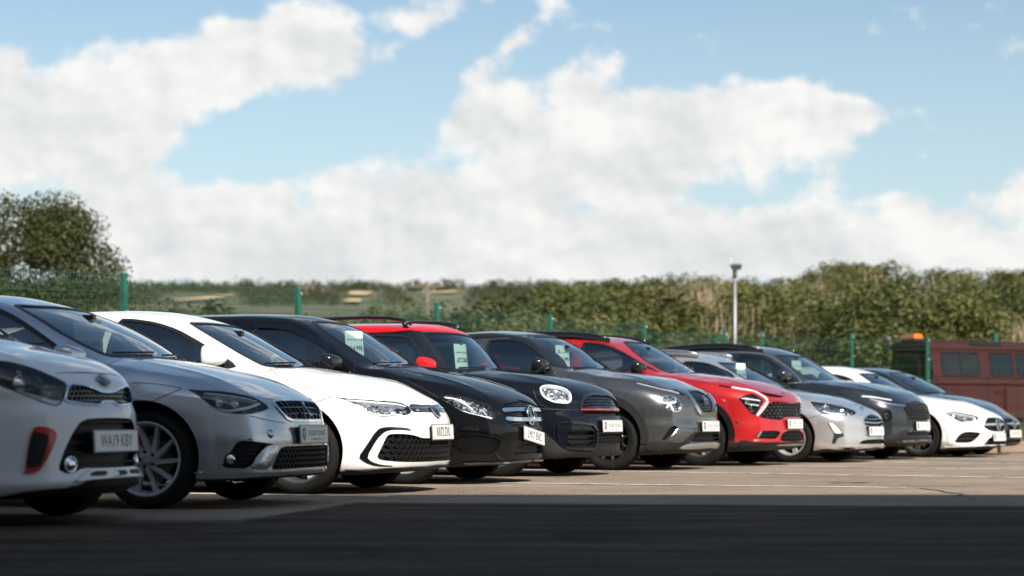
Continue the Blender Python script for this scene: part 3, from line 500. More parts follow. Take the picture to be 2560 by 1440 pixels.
  ('bd','grille_frame',{'sym': 1,'w': 0.046,'h0': -0.02,'h1': 0.02,'mat': 'chrome'},[(703,-359,852),(775,-339,778),(813,-309,694),(829,-228,622),(837,-46,615)]),
  ('badge','ringbar',{'s': 0.062},[(801,22,775)]),
  ('rec','fog_recess',{'d': 0.04,'lat': 'slat','p': 0.03,'w': 0.008,'lmat': 'black'},[(589,-769,339),(629,-739,406),(669,-703,473),(698,-670,493),(735,-619,485),(684,-687,406),(637,-732,344)]),
  ('sh','bumper_wing',{'h0': -0.01,'h1': 0.014,'mat': 'paint','bev': 0.01},[(639,-731,336),(689,-682,406),(737,-615,482),(818,-416,469),(846,-273,436),(818,-416,405),(773,-547,335),(698,-671,329)]),
  ('rec','lower_grille',{'sym': 1,'d': 0.05,'lat': 'slat','p': 0.045,'w': 0.012,'lmat': 'black'},[(856,-135,420),(834,-343,421),(815,-426,370),(802,-471,318),(856,-134,311)]),
  ('sh','lower_cladding',{'h0': -0.01,'h1': 0.01,'mat': 'cladding'},[(445,-841,321),(576,-777,329),(749,-593,307),(787,-513,347),(821,-405,414),(833,-347,423),(801,-472,311),(742,-574,246),(837,-84,241),(838,-85,241),(783,-466,240),(662,-685,236),(422,-837,234)]),
  ('sh','skid_plate',{'sym': 1,'h0': -0.01,'h1': 0.016,'mat': 'silver_trim','bev': 0.006},[(855,-132,303),(837,-321,300),(782,-518,292),(745,-583,265),(722,-610,245),(810,-360,241),(840,-90,245)]),
  ('plate','DEALER',{},[(858,-44,487)]),
  ('mirror','wing_mirror',{'mat': 'black_gloss'},[(-800,0,1165)]),
  ('arch','arch_cladding',{'w': 0.085,'mat': 'cladding'},[]),
 ],
 'kia': [
  ('win','windscreen',{'sym': 1},[(-1199,-36,1540),(-1215,-216,1540),(-1227,-369,1532),(-1031,-520,1418),(-934,-542,1355),(-833,-576,1290),(-706,-577,1219),(-580,-570,1153),(-476,-532,1135),(-299,-399,1129)]),
  ('win','side_window',{},[(-1646,-688,1517),(-1516,-683,1516),(-1382,-695,1498),(-1258,-720,1466),(-1136,-744,1420),(-904,-734,1301),(-684,-701,1184),(-594,-694,1141),(-990,-859,1159),(-1531,-855,1173)]),
  ('win','side_window',{},[(-1760,-861,1150),(-1730,-688,1520),(-2200,-707,1490),(-2700,-738,1400),(-2900,-778,1280)]),
  ('gap','shut_line',{},[(-352,-684,1112),(-225,-839,1063),(-126,-877,1029),(14,-886,1009),(146,-874,991),(245,-851,973)]),
  ('gap','shut_line',{},[(-380,-875,1060),(-360,-938,900),(-400,-923,600)]),
  ('lamp','headlight',{'proj': [([(599,-791,785)],0.03),([(642,-764,696)],0.03)],'drl': [([(527,-831,816),(716,-674,785)],0.01),([(568,-815,753),(704,-697,728)],0.01)],'dark': 1},[(497,-847,817),(524,-824,838),(554,-795,853),(632,-701,871),(691,-679,833),(741,-635,785),(710,-693,703),(670,-745,613),(636,-774,623),(582,-809,699),(535,-834,759)]),
  ('bd','running_light',{'w': 0.03,'h0': -0.01,'h1': 0.01,'mat': 'drl'},[(390,-806,942),(504,-752,919),(616,-659,900),(701,-634,851),(769,-582,786),(740,-649,703),(684,-732,606)]),
  ('bd','lamp_trim',{'w': 0.022,'h0': -0.01,'h1': 0.006,'mat': 'black_gloss'},[(247,-855,969),(342,-822,952),(435,-784,935)]),
  ('rec','grille',{'sym': 1,'lat': 'pebble','p': 0.08,'w': 0.02,'lmat': 'chrome_dark','d': 0.04},[(860,64,757),(847,-262,770),(788,-537,777),(754,-627,690),(697,-720,588),(789,-582,563),(858,-355,554),(867,-272,589),(879,9,590)]),
  ('rec','grille_slot',{'sym': 0,'d': 0.03},[(802,91,836),(784,-198,853),(737,-440,873),(650,-604,898),(760,-557,830),(809,-270,824),(797,-86,841)]),
  ('sh','hood_lip',{'sym': 0,'h0': -0.01,'h1': 0.01,'mat': 'paint'},[(818,84,819),(804,-104,834),(817,-253,816),(764,-569,819),(779,-556,786),(844,-253,778),(854,22,771)]),
  ('badge','text:KIA',{'s': 0.05},[(753,132,880)]),
  ('rec','fog_recess',{'d': 0.03,'lat': 'slat','p': 0.04,'w': 0.014,'lmat': 'black'},[(679,-762,332),(699,-743,381),(717,-723,423),(844,-485,428),(867,-400,410),(856,-454,367),(840,-509,325)]),
  ('bd','fog_trim',{'w': 0.022,'h0': -0.02,'h1': 0.01,'mat': 'silver_trim'},[(696,-746,343),(715,-726,387),(733,-703,416)]),
  ('bd','fog_frame',{'w': 0.02,'h0': -0.01,'h1': 0.012,'mat': 'paint'},[(581,-830,316),(671,-767,394),(714,-724,442)]),
  ('sh','bumper_blade',{'h0': -0.01,'h1': 0.016,'mat': 'paint','bev': 0.006},[(608,-814,316),(673,-767,323),(840,-509,319),(859,-444,364),(873,-371,411),(855,-453,297),(828,-524,276),(700,-738,280),(650,-783,293)]),
  ('rec','lower_grille',{'sym': 1,'lat': 'hex','p': 0.06,'w': 0.016,'lmat': 'black','d': 0.04},[(900,-51,429),(891,-254,423),(875,-368,392),(860,-439,306),(900,-52,289)]),
  ('sh','lower_cladding',{'h0': -0.01,'h1': 0.012,'mat': 'cladding'},[(520,-859,318),(586,-827,311),(689,-746,275),(827,-520,266),(855,-434,275),(897,-42,274),(889,-19,250),(854,-394,248),(706,-718,247),(494,-850,232)]),
  ('sh','skid_plate',{'sym': 1,'h0': -0.01,'h1': 0.02,'mat': 'silver_trim','bev': 0.006},[(895,-35,266),(882,-284,266),(854,-423,262),(830,-493,251),(878,-272,251),(888,-16,248)]),
  ('disc','parking_sensor',{'r': 0.016,'mat': 'paint','ring': 'black','thin': 1},[(487,-866,532)]),
  ('rails','roof_rail',{'y': 0.62,'mat': 'black_gloss','low': 1},[(-1300,0,1565),(-1500,0,1615),(-1800,0,1650),(-2300,0,1665),(-2800,0,1645),(-3100,0,1600)]),
  ('plate','DEALER',{},[(891,57,508)]),
  ('mirror','wing_mirror',{'mat': 'black_gloss'},[(-760,0,1190)]),
  ('arch','arch_cladding',{'w': 0.075,'mat': 'black_gloss'},[]),
 ],
 'focus': [
  ('win','windscreen',{'sym': 1},[(-1173,-175,1322),(-1198,-291,1327),(-1217,-403,1326),(-1130,-441,1284),(-1054,-472,1246),(-882,-513,1158),(-718,-538,1073),(-589,-486,1008),(-504,-402,978),(-431,-181,972)]),
  ('win','side_window',{},[(-620,-776,975),(-830,-699,1105),(-970,-594,1190),(-1120,-634,1255),(-1340,-651,1320),(-1510,-642,1335),(-1620,-644,1335),(-1660,-852,970)]),
  ('win','side_window',{},[(-1740,-852,970),(-1710,-644,1335),(-2200,-648,1325),(-2600,-668,1280),(-2700,-813,1000)]),
  ('gap','shut_line',{},[(619,-360,718),(577,-92,745),(514,364,761),(547,494,734)]),
  ('gap','shut_line',{},[(-184,-372,932),(29,-623,877),(225,-738,804)]),
  ('gap','shut_line',{},[(435,-830,632),(346,-873,597),(274,-895,572)]),
  ('lamp','headlight',{'proj': [([(472,-756,691)],0.045),([(574,-675,679)],0.04),([(673,-552,660)],0.04)],'drl': [([(426,-807,672),(541,-760,641),(674,-625,628)],0.012)]},[(230,-745,799),(314,-695,785),(461,-556,760),(610,-423,716),(733,-353,654),(745,-498,615),(680,-639,612),(564,-751,629),(503,-799,622),(434,-828,637),(353,-823,697)]),
  ('rec','grille',{'sym': 1,'d': 0.045,'rim': ('chrome',0.01)},[(786,160,621),(783,40,626),(801,-176,605),(811,-363,549),(823,-335,496),(831,-297,448),(845,-190,397),(850,-13,393)]),
  ('bd','grille_bar',{'sym': 1,'w': 0.012,'h0': -0.02,'h1': 0.004,'mat': 'chrome'},[(818,-269,571),(829,-119,566),(832,36,563)]),
  ('bd','grille_bar',{'sym': 1,'w': 0.012,'h0': -0.02,'h1': 0.004,'mat': 'chrome'},[(820,-338,528),(841,-151,519),(845,0,515)]),
  ('bd','grille_bar',{'sym': 1,'w': 0.012,'h0': -0.02,'h1': 0.004,'mat': 'chrome'},[(828,-310,481),(843,-158,470),(847,-6,467)]),
  ('bd','grille_bar',{'sym': 1,'w': 0.012,'h0': -0.02,'h1': 0.004,'mat': 'chrome'},[(838,-251,433),(846,-128,426),(849,-10,423)]),
  ('badge','oval',{'s': 0.035},[(605,514,707)]),
  ('sh','fog_surround',{'h0': -0.01,'h1': 0.01,'mat': 'black'},[(516,-815,528),(580,-776,513),(616,-750,472),(676,-698,372),(684,-691,349),(619,-756,322),(601,-771,254),(560,-799,254),(587,-776,379),(544,-801,472)]),
  ('sh','fog_lamp',{'h0': 0.0,'h1': 0.016,'mat': 'drl'},[(519,-813,524),(570,-783,513),(606,-758,472),(661,-712,384),(632,-740,379),(587,-775,384),(547,-799,466)]),
  ('rec','lower_grille',{'sym': 1,'d': 0.04,'lat': 'slat','p': 0.04,'w': 0.012,'lmat': 'black'},[(857,58,301),(831,-357,298),(793,-503,243),(859,55,242)]),
  ('sh','bumper_lip',{'h0': -0.01,'h1': 0.01,'mat': 'paint'},[(398,-863,231),(557,-801,224),(814,-436,217),(859,0,219),(858,0,204),(813,-434,201),(556,-798,195),(402,-846,191)]),
  ('rails','roof_rail',{'y': 0.56,'mat': 'silver_trim','low': 1},[(-1450,0,1440),(-1600,0,1475),(-1900,0,1495),(-2400,0,1495),(-3000,0,1470),(-3300,0,1440)]),
  ('plate','DEALER',{},[(848,77,409)]),
  ('mirror','wing_mirror',{'mat': 'paint'},[(-780,0,980)]),
 ],
 'tucson': [
  ('win','windscreen',{'sym': 1},[(-1037,-118,1482),(-1063,-334,1482),(-1100,-509,1479),(-1000,-546,1420),(-884,-571,1344),(-777,-576,1277),(-672,-604,1209),(-582,-615,1157),(-496,-610,1119),(-328,-483,1114)]),
  ('win','side_window',{},[(-620,-868,1100),(-800,-802,1240),(-1030,-756,1385),(-1250,-726,1460),(-1480,-707,1490),(-1620,-708,1490),(-1660,-872,1100)]),
  ('win','side_window',{},[(-1740,-872,1100),(-1710,-708,1490),(-2200,-723,1460),(-2600,-751,1380),(-2750,-796,1250),(-2700,-832,1140)]),
  ('bd','window_trim',{'w': 0.018,'h0': -0.01,'h1': 0.008,'mat': 'silver_trim'},[(-440,-809,1085),(-520,-870,1070),(-560,-859,1090),(-800,-685,1270),(-1030,-667,1415),(-1250,-688,1495),(-1480,-679,1520),(-1800,-686,1520),(-2200,-696,1500),(-2600,-729,1420)]),
  ('bd','mirror_base_trim',{'w': 0.018,'h0': -0.01,'h1': 0.008,'mat': 'silver_trim'},[(-500,-863,1070),(-800,-886,1065),(-1100,-887,1060)]),
  ('gap','shut_line',{},[(425,-873,782),(529,-787,841),(376,-845,889)]),
  ('bd','running_light',{'w': 0.02,'h0': -0.01,'h1': 0.006,'mat': 'drl'},[(346,-864,880),(421,-832,873),(514,-779,863),(604,-720,842),(692,-624,824)]),
  ('bd','lamp_jewel',{'w': 0.03,'h0': -0.01,'h1': 0.008,'mat': 'chrome'},[(454,-835,841),(535,-802,818),(618,-758,788),(727,-651,761),(823,-440,745)]),
  ('sh','lamp_panel',{'h0': -0.02,'h1': 0.003,'mat': 'black_gloss'},[(446,-830,856),(529,-787,841),(698,-641,809),(805,-392,784),(832,-433,730),(730,-660,744),(600,-776,782),(485,-834,815)]),
  ('lamp','headlight',{'proj': [([(669,-762,640)],0.03),([(685,-753,580)],0.03)],'dark': 1},[(631,-791,652),(649,-774,675),(694,-730,693),(722,-705,663),(733,-701,592),(716,-721,545),(652,-780,527),(622,-802,557)]),
  ('rec','grille',{'sym': 1,'lat': 'pebble','p': 0.085,'w': 0.024,'lmat': 'chrome_dark','d': 0.03},[(796,181,814),(804,-119,807),(806,-380,784),(813,-515,717),(846,-469,616),(860,-423,559),(898,-99,554)]),
  ('rec','lower_grille',{'sym': 1,'d': 0.03,'lat': 'slat','p': 0.045,'w': 0.012,'lmat': 'black'},[(904,-82,394),(884,-337,389),(848,-492,385),(846,-520,327),(912,-105,328)]),
  ('sh','lower_cladding',{'h0': -0.01,'h1': 0.012,'mat': 'cladding'},[(625,-809,326),(711,-740,344),(819,-564,402),(867,-393,431),(856,-463,390),(843,-528,319),(912,-104,310),(899,-68,253),(817,-558,252),(631,-791,243)]),
  ('sh','skid_plate',{'sym': 1,'h0': -0.01,'h1': 0.02,'mat': 'cladding_light','bev': 0.008},[(908,-93,282),(877,-386,280),(810,-591,274),(762,-661,250),(890,-252,252),(898,-66,251)]),
  ('rails','roof_rail',{'y': 0.62,'mat': 'black_gloss','low': 1},[(-1250,0,1560),(-1500,0,1610),(-1800,0,1645),(-2200,0,1650),(-2700,0,1620),(-3000,0,1580)]),
  ('plate','DEALER',{},[(900,1,469)]),
  ('mirror','wing_mirror',{'mat': 'paint'},[(-770,0,1175)]),
  ('arch','arch_cladding',{'w': 0.07,'mat': 'cladding'},[]),
 ],
 'cla': [
  ('win','windscreen',{'sym': 1},[(-1125,-123,1260),(-1137,-264,1258),(-1148,-390,1254),(-1034,-446,1194),(-890,-492,1110),(-793,-491,1057),(-679,-500,998),(-603,-416,970)]),
  ('win','side_window',{},[(-720,-842,945),(-990,-776,1090),(-1090,-741,1145),(-1230,-688,1200),(-1410,-643,1240),(-1650,-626,1255),(-1680,-849,950)]),
  ('win','side_window',{},[(-1760,-849,950),(-1740,-626,1255),(-2150,-663,1220),(-2450,-753,1110),(-2500,-810,1000)]),
  ('gap','shut_line',{'sym': 1},[(776,-466,605),(803,-202,613),(804,139,613)]),
  ('gap','shut_line',{},[(367,-889,434),(401,-881,406),(424,-875,356),(434,-870,263),(431,-837,175),(629,-756,161),(802,-498,162)]),
  ('lamp','headlight',{'proj': [([(577,-777,598)],0.04),([(637,-738,583)],0.04)],'drl': [([(377,-835,659),(537,-748,648),(669,-663,619),(760,-567,584)],0.012),([(748,-636,541),(763,-573,576)],0.02)]},[(353,-845,659),(408,-799,676),(539,-712,666),(712,-577,623),(783,-497,589),(773,-602,529),(667,-738,529),(628,-773,517),(560,-810,544),(465,-833,612)]),
  ('rec','grille',{'sym': 1,'lat': 'slat','p': 0.03,'w': 0.006,'lmat': 'black_gloss','d': 0.05},[(831,-4,592),(826,-253,589),(841,-384,548),(840,-464,469),(849,-446,434),(886,-274,387),(896,-151,382)]),
  ('bd','grille_bar',{'sym': 1,'w': 0.03,'h0': -0.02,'h1': 0.012,'mat': 'chrome'},[(841,-457,485),(867,-344,486),(887,-167,490)]),
  ('badge','star',{'s': 0.1},[(890,-4,497)]),
  ('rec','side_intake',{'d': 0.05,'lat': 'slat','p': 0.06,'w': 0.014,'lmat': 'black'},[(526,-838,224),(577,-816,318),(636,-777,373),(715,-709,384),(823,-533,368),(810,-570,320),(737,-689,225),(649,-771,217)]),
  ('rec','lower_grille',{'sym': 1,'d': 0.05,'lat': 'slat','p': 0.06,'w': 0.01,'lmat': 'black'},[(902,-61,305),(896,-216,315),(881,-335,287),(862,-425,233),(836,-490,181),(892,-31,175)]),
  ('sh','bumper_lip',{'h0': -0.01,'h1': 0.016,'mat': 'paint','bev': 0.006},[(381,-839,164),(437,-831,166),(635,-774,176),(818,-542,183),(856,-431,184),(899,-50,184),(898,-47,182),(856,-431,184),(693,-729,180),(385,-839,165)]),
  ('plate','DEALER',{},[(903,18,300)]),
  ('mirror','wing_mirror',{'mat': 'paint'},[(-840,0,950)]),
 ],
 'saloon': [
  ('win','windscreen',{'sym': 1},[(-1055,0,1325),(-1079,-350,1320),(-1060,-500,1300),(-755,-600,1150),(-506,-680,1000),(-395,-450,975),(-362,0,985)]),
  ('win','side_window',{},[(-550,-846,955),(-780,-766,1120),(-980,-682,1230),(-1200,-617,1300),(-1500,-592,1330),(-1600,-593,1330),(-1650,-845,960)]),
  ('win','side_window',{},[(-1740,-845,960),(-1710,-594,1330),(-2200,-631,1290),(-2500,-720,1180),(-2600,-800,1020)]),
  ('lamp','headlight',{'dark': 1,'proj': [],'drl': []},[(673,-360,620),(622,-500,630),(446,-720,660),(511,-740,600),(692,-600,550),(768,-400,545)]),
  ('rec','grille',{'sym': 1,'lat': 'slat','p': 0.03,'w': 0.006,'lmat': 'black_gloss','d': 0.05},[(758,0,575),(756,-260,570),(814,-320,500),(838,-260,400),(850,0,390)]),
  ('bd','grille_bar',{'sym': 1,'w': 0.026,'h0': -0.02,'h1': 0.012,'mat': 'chrome'},[(821,-300,490),(837,0,490)]),
  ('badge','star',{'s': 0.08},[(837,0,490)]),
  ('rec','lower_grille',{'sym': 1,'d': 0.04,'lat': 'slat','p': 0.04,'w': 0.01,'lmat': 'black'},[(848,0,250),(811,-400,250),(794,-440,190),(842,0,190)]),
  ('plate','DM17 HSC',{},[(850,0,335)]),
  ('mirror','wing_mirror',{'mat': 'paint'},[(-720,0,980)]),
 ],
}
# ---------------------------------------------------------------- pieces that lie on a car body
def resample(P, step, closed):
    P = np.asarray(P, float); out = []; n = len(P)
    for i in range(n if closed else n-1):
        a, b = P[i], P[(i+1) % n]; k = max(1, int(round(np.linalg.norm(b-a)/step)))
        for j in range(k): out.append(a+(b-a)*j/k)
    if not closed: out.append(P[-1])
    return np.array(out)
def rounded(P, closed, it=1):
    """soften traced corners (one or two rounds of corner cutting)"""
    P = np.asarray(P, float)
    for _ in range(it):
        n = len(P); Q = [] if closed else [P[0]]
        for i in range(n if closed else n-1):
            a, b = P[i], P[(i+1) % n]; Q += [a*.8+b*.2, a*.2+b*.8]
        if not closed: Q.append(P[-1])
        P = np.array(Q)
    return P
def sym_outline(P):
    P = [np.array([p[0], min(p[1], 0.), p[2]]) for p in P]; R = [np.array([p[0], -p[1], p[2]]) for p in P[::-1]]
    out = P+[r for r in R if abs(r[1]) > .004]
    return np.array(out)
def frame_of(P):
    c = P.mean(0); n = np.zeros(3)
    for i in range(len(P)): a, b = P[i]-c, P[(i+1) % len(P)]-c; n += np.cross(a, b)
    n /= np.linalg.norm(n)
    return c, n
def basis(n):
    u = np.array([-n[1], n[0], 0.]) if abs(n[2]) < .9 else np.array([0., 1., 0.]); u /= np.linalg.norm(u); v = np.cross(n, u); return u, v
def along(B, p, n, it=10):
    p = p.copy()
    for _ in range(it):
        f = B(p[:, 0], p[:, 1], p[:, 2]); g = (B.grad(p)*n).sum(1); g = np.where(np.abs(g) < .25, .25, g); p -= np.clip(f/g, -.1, .1)[:, None]*n
    return p
def inside(poly, q):
    x, y = q[:, 0], q[:, 1]; r = np.zeros(len(q), bool); n = len(poly)
    for i in range(n):
        x1, y1 = poly[i]; x2, y2 = poly[(i+1) % n]
        c = ((y1 > y) != (y2 > y)) & (x < (x2-x1)*(y-y1)/(y2-y1+1e-12)+x1); r ^= c
    return r
class Patch:
    """outline on the body -> triangulated sheet that follows the body"""
    def __init__(s, B, P3, step=.03, soft=1):
        P3 = np.asarray(P3, float); c, n = frame_of(P3)
        if B.normal(c[None]+n*0)[0] @ n < 0: P3 = P3[::-1]; n = -n
        P3 = rounded(P3, True, soft); P3 = resample(P3, step, True); P3 = B.snap(P3)
        s.B, s.c, s.n = B, c, n; s.u, s.v = basis(n)
        q = np.stack([(P3-c) @ s.u, (P3-c) @ s.v], 1); s.poly = q
        lo, hi = q.min(0), q.max(0); gx, gy = np.meshgrid(np.arange(lo[0]+step*.5, hi[0], step), np.arange(lo[1]+step*.5, hi[1], step)); g = np.stack([gx.ravel(), gy.ravel()], 1)
        g = g[inside(q, g)]
        if len(g):
            d = np.min(np.linalg.norm(g[:, None]-q[None], axis=2), axis=1); g = g[d > step*.55]
        nb = len(q); al = np.concatenate([q, g]) if len(g) else q
        vs, es, fs, ov, oe, of = delaunay_2d_cdt([Vector(p) for p in al], [(i, (i+1) % nb) for i in range(nb)], [], 1, 1e-5)
        q2 = np.array([tuple(v) for v in vs]); s.q = q2
        h = (P3-c) @ n; w = 1/(np.sum((q2[:, None]-q[None])**2, axis=2)+1e-6)**1.5; hh = (w*h).sum(1)/w.sum(1)
        p = c+q2[:, :1]*s.u+q2[:, 1:]*s.v+hh[:, None]*n
        s.p = along(B, p, n); s.N = B.normal(s.p)
        for i, o in enumerate(ov):
            for k in o:
                if k < nb: s.p[i] = P3[k]; s.N[i] = B.normal(P3[k][None])[0]
        s.f = []
        for f in fs:
            a, b, d = [q2[i] for i in f[:3]]
            s.f.append(tuple(f) if (b[0]-a[0])*(d[1]-a[1])-(b[1]-a[1])*(d[0]-a[0]) > 0 else tuple(reversed(f)))
        ed = {}
        for f in s.f:
            for i in range(len(f)): ed[(f[i], f[(i+1) % len(f)])] = 1
        s.rim = [e for e in ed if (e[1], e[0]) not in ed]
    def solid(s, h0, h1, bev=0.):
        """closed solid between two offsets from the body; returns V, F"""
        n = len(s.p); H1 = np.full(n, h1)
        rimv = {i for e in s.rim for i in e}
        if bev:
            for i in rimv: H1[i] = h1-bev
        V = np.concatenate([s.p+H1[:, None]*s.N, s.p+h0*s.N]); F = list(s.f)+[tuple(i+n for i in reversed(f)) for f in s.f]+[(b, a, a+n, b+n) for a, b in s.rim]
        return V, F
    def sheet(s, h): return s.p+h*s.N, list(s.f)
def mirror(V, F): V = np.array(V, float).copy(); V[:, 1] *= -1; return V, [tuple(reversed(f)) for f in F]
def ribbon(B, P3, w, h0, h1, step=.03, closed=False, soft=1, taper=True):
    """strip of width w along a line on the body, as a closed solid"""
    P = resample(rounded(P3, closed, soft), step, closed); P = B.snap(P); N = B.normal(P); n = len(P)
    T = np.roll(P, -1, 0)-np.roll(P, 1, 0)
    if not closed: T[0] = P[1]-P[0]; T[-1] = P[-1]-P[-2]
    T /= np.maximum(np.linalg.norm(T, axis=1, keepdims=True), 1e-9); S = np.cross(N, T); S /= np.maximum(np.linalg.norm(S, axis=1, keepdims=True), 1e-9)
    hw = np.full(n, w/2)
    if not closed and taper and n > 4: hw[0] *= .5; hw[-1] *= .5
    L = P+S*hw[:, None]; R = P-S*hw[:, None]; L = B.snap(L, 0, 2); R = B.snap(R, 0, 2); NL, NR = B.normal(L), B.normal(R)
    V = np.concatenate([L+NL*h1, R+NR*h1, R+NR*h0, L+NL*h0]); F = []
    for i in range(n if closed else n-1):
        j = (i+1) % n
        for a, b in ((0, 1), (1, 2), (2, 3), (3, 0)): F.append((a*n+i, b*n+i, b*n+j, a*n+j))
    if not closed: F += [(0, 3*n, 2*n, n), (n-1, 2*n-1, 3*n-1, 4*n-1)]
    return V, F
def lattice(pt, kind, p, w, depth):
    """bars of a grille inside a patch, recessed by depth"""
    lo, hi = pt.poly.min(0)-p, pt.poly.max(0)+p; segs = []
    if kind == 'hex':
        a = p/math.sqrt(3); dx = p; dy = 1.5*a; j = 0; y = lo[1]
        while y < hi[1]:
            x = lo[0]+(p/2 if j % 2 else 0)
            while x < hi[0]:
                c = [(x+a*math.cos(math.radians(30+60*k)), y+a*.82*math.sin(math.radians(30+60*k))) for k in range(6)]
                for k in (0, 1, 5): segs.append((c[k], c[(k+1) % 6]))
                x += dx
            y += dy*.82; j += 1
    elif kind in ('slat', 'slant', 'brick'):
        y = lo[1]; j = 0; t = .35 if kind == 'slant' else 0.
        while y < hi[1]+(hi[0]-lo[0])*t:
            xs = np.arange(lo[0], hi[0], .025)
            for a, b in zip(xs[:-1], xs[1:]): segs.append(((a, y-(a-lo[0])*t), (b, y-(b-lo[0])*t)))
            if kind == 'brick':
                x = lo[0]+(p*.75 if j % 2 else 0)
                while x < hi[0]: segs.append(((x, y), (x, y+p))); x += p*1.5
            y += p; j += 1
    elif kind == 'pebble':
        y = lo[1]; j = 0
        while y < hi[1]:
            x = lo[0]+(p*.5 if j % 2 else 0)
            while x < hi[0]: segs.append(((x, y), (x+.001, y))); x += p
            y += p*.5; j += 1
    if not segs: return [], []
    A = np.array([s_[0] for s_ in segs]); E = np.array([s_[1] for s_ in segs]); mid = (A+E)/2
    ok = inside(pt.poly, mid); A, E = A[ok], E[ok]
    if not len(A): return [], []
    def lift(q):
        d2 = np.sum((q[:, None]-pt.q[None])**2, axis=2); i = np.argmin(d2, 1)
        p3 = pt.p[i]+(q-pt.q[i])[:, :1]*pt.u+(q-pt.q[i])[:, 1:]*pt.v
        return along(pt.B, p3, pt.n, 6)
    a3, b3 = lift(A), lift(E); N = pt.B.normal((a3+b3)/2); V = []; F = []
    if kind == 'pebble':
        u = np.cross(np.array([0, 0, 1.]), N); u /= np.linalg.norm(u, axis=1, keepdims=True); v = np.cross(N, u); c = a3-N*depth
        for i in range(len(c)):
            b = len(V); r = p*.33; q = p*.19
            V += [c[i]+N[i]*w] + [c[i]+u[i]*r*math.cos(k*math.pi/3)+v[i]*q*math.sin(k*math.pi/3) for k in range(6)]
            F += [(b, b+1+k, b+1+(k+1) % 6) for k in range(6)]
        return V, F
    T = b3-a3; T /= np.maximum(np.linalg.norm(T, axis=1, keepdims=True), 1e-9); S = np.cross(N, T)
    for i in range(len(a3)):
        b = len(V); s_ = S[i]*w/2; n_ = N[i]
        for q in (a3[i], b3[i]): V += [q+s_-n_*(depth+.012), q+s_*.7-n_*depth, q-s_*.7-n_*depth, q-s_-n_*(depth+.012)]
        F += [(b+k, b+k+4, b+k+5, b+k+1) for k in range(3)]
    return V, F

# ---------------------------------------------------------------- wheels
def make_wheel(parent, R, rim, width, style, side, m_rim='alloy', m_face=None):
    """wheel with its axis along y, outer face towards -y; > tyre, rim, brake_disc"""
    h = width/2; t = MB()
    prof = [(rim-.012, h*.80), (rim+.006, h*.93), (rim+(R-rim)*.45, h*1.02), (R-.022, h*.93), (R-.006, h*.80), (R, h*.55), (R, h*.30), (R-.007, h*.29), (R-.007, h*.25), (R, h*.24), (R+.001, 0)]
    prof = prof+[(r, -y) for r, y in prof[-2::-1]]
    n = 72; V = []; F = []; M = []; m = len(prof)
    for k in range(n):
        a = 2*math.pi*k/n
        for j, (r, y) in enumerate(prof):
            rr = r-(.006 if (k % 2 and .72*h < abs(y) < .9*h) else 0); V.append((rr*math.cos(a), y, rr*math.sin(a)))
    for k in range(n):
        for j in range(m-1):
            F.append((k*m+j, k*m+j+1, (k+1) % n*m+j+1, (k+1) % n*m+j)); M.append(1 if 3 <= j <= m-5 else 0)
    w = empty('wheel'); w.parent = parent
    o = mesh_obj('tyre', V, F, ['rubber', 'tyre_tread'], w, True, M)
    r = MB(); yf = -h*.80                                                   # outer face of the rim
    r.lathe([(rim+.004, -h*.90), (rim-.004, -h*.93), (rim-.016, -h*.88), (rim-.024, -h*.70), (rim-.034, -h*.2), (rim-.04, h*.8)], 56)
    ns, tw, wid, slant = style
    hub = .065
    r.lathe([(.0, yf+.004), (.026, yf+.002), (.030, yf+.010), (hub, yf+.016), (hub+.008, yf+.05)], 24, mi=1)
    for k in range(ns):
        for d in ((-tw, tw) if tw else (0,)):
            a0 = 2*math.pi*k/ns+.3; a1 = a0+slant+d*1.0; a0 += d*.7 if tw else 0
            r0, r1 = hub*.9, rim-.014; w0, w1 = wid*1.25, wid*.85
            P0 = np.array([r0*math.cos(a0), r0*math.sin(a0)]); P1 = np.array([r1*math.cos(a1), r1*math.sin(a1)]); T = (P1-P0)/np.linalg.norm(P1-P0); S = np.array([-T[1], T[0]])
            V = []
            for P, ww, y0, y1 in ((P0, w0, yf+.012, yf+.055), ((P0+P1)/2, (w0+w1)/2, yf+.016, yf+.05), (P1, w1, yf-.004, yf+.035)):
                for sx, yy in ((-.5, y1), (-.36, y0), (.36, y0), (.5, y1)): q = P+S*ww*sx; V.append((q[0], yy, q[1]))
            r.add(V, [(i*4+j, i*4+j+1, i*4+j+5, i*4+j+4) for i in range(2) for j in range(3)], 1)
    for k in range(5): a = 2*math.pi*k/5; r.lathe([(0, 0), (.0, 0)], 3) if 0 else r.box((.048*math.cos(a), yf+.008, .048*math.sin(a)), (.016, .014, .016), 2)
    r.build('rim', [m_rim, m_face or m_rim, 'black'], w, False)
    b = MB(); b.lathe([(.06, -h*.25), (R*.47, -h*.25), (R*.47, -h*.12), (.06, -h*.12)], 32); b.box((R*.40, -h*.2, .0), (.07, .07, .16), 0); b.build('brake_disc', 'brake', w)
    return w

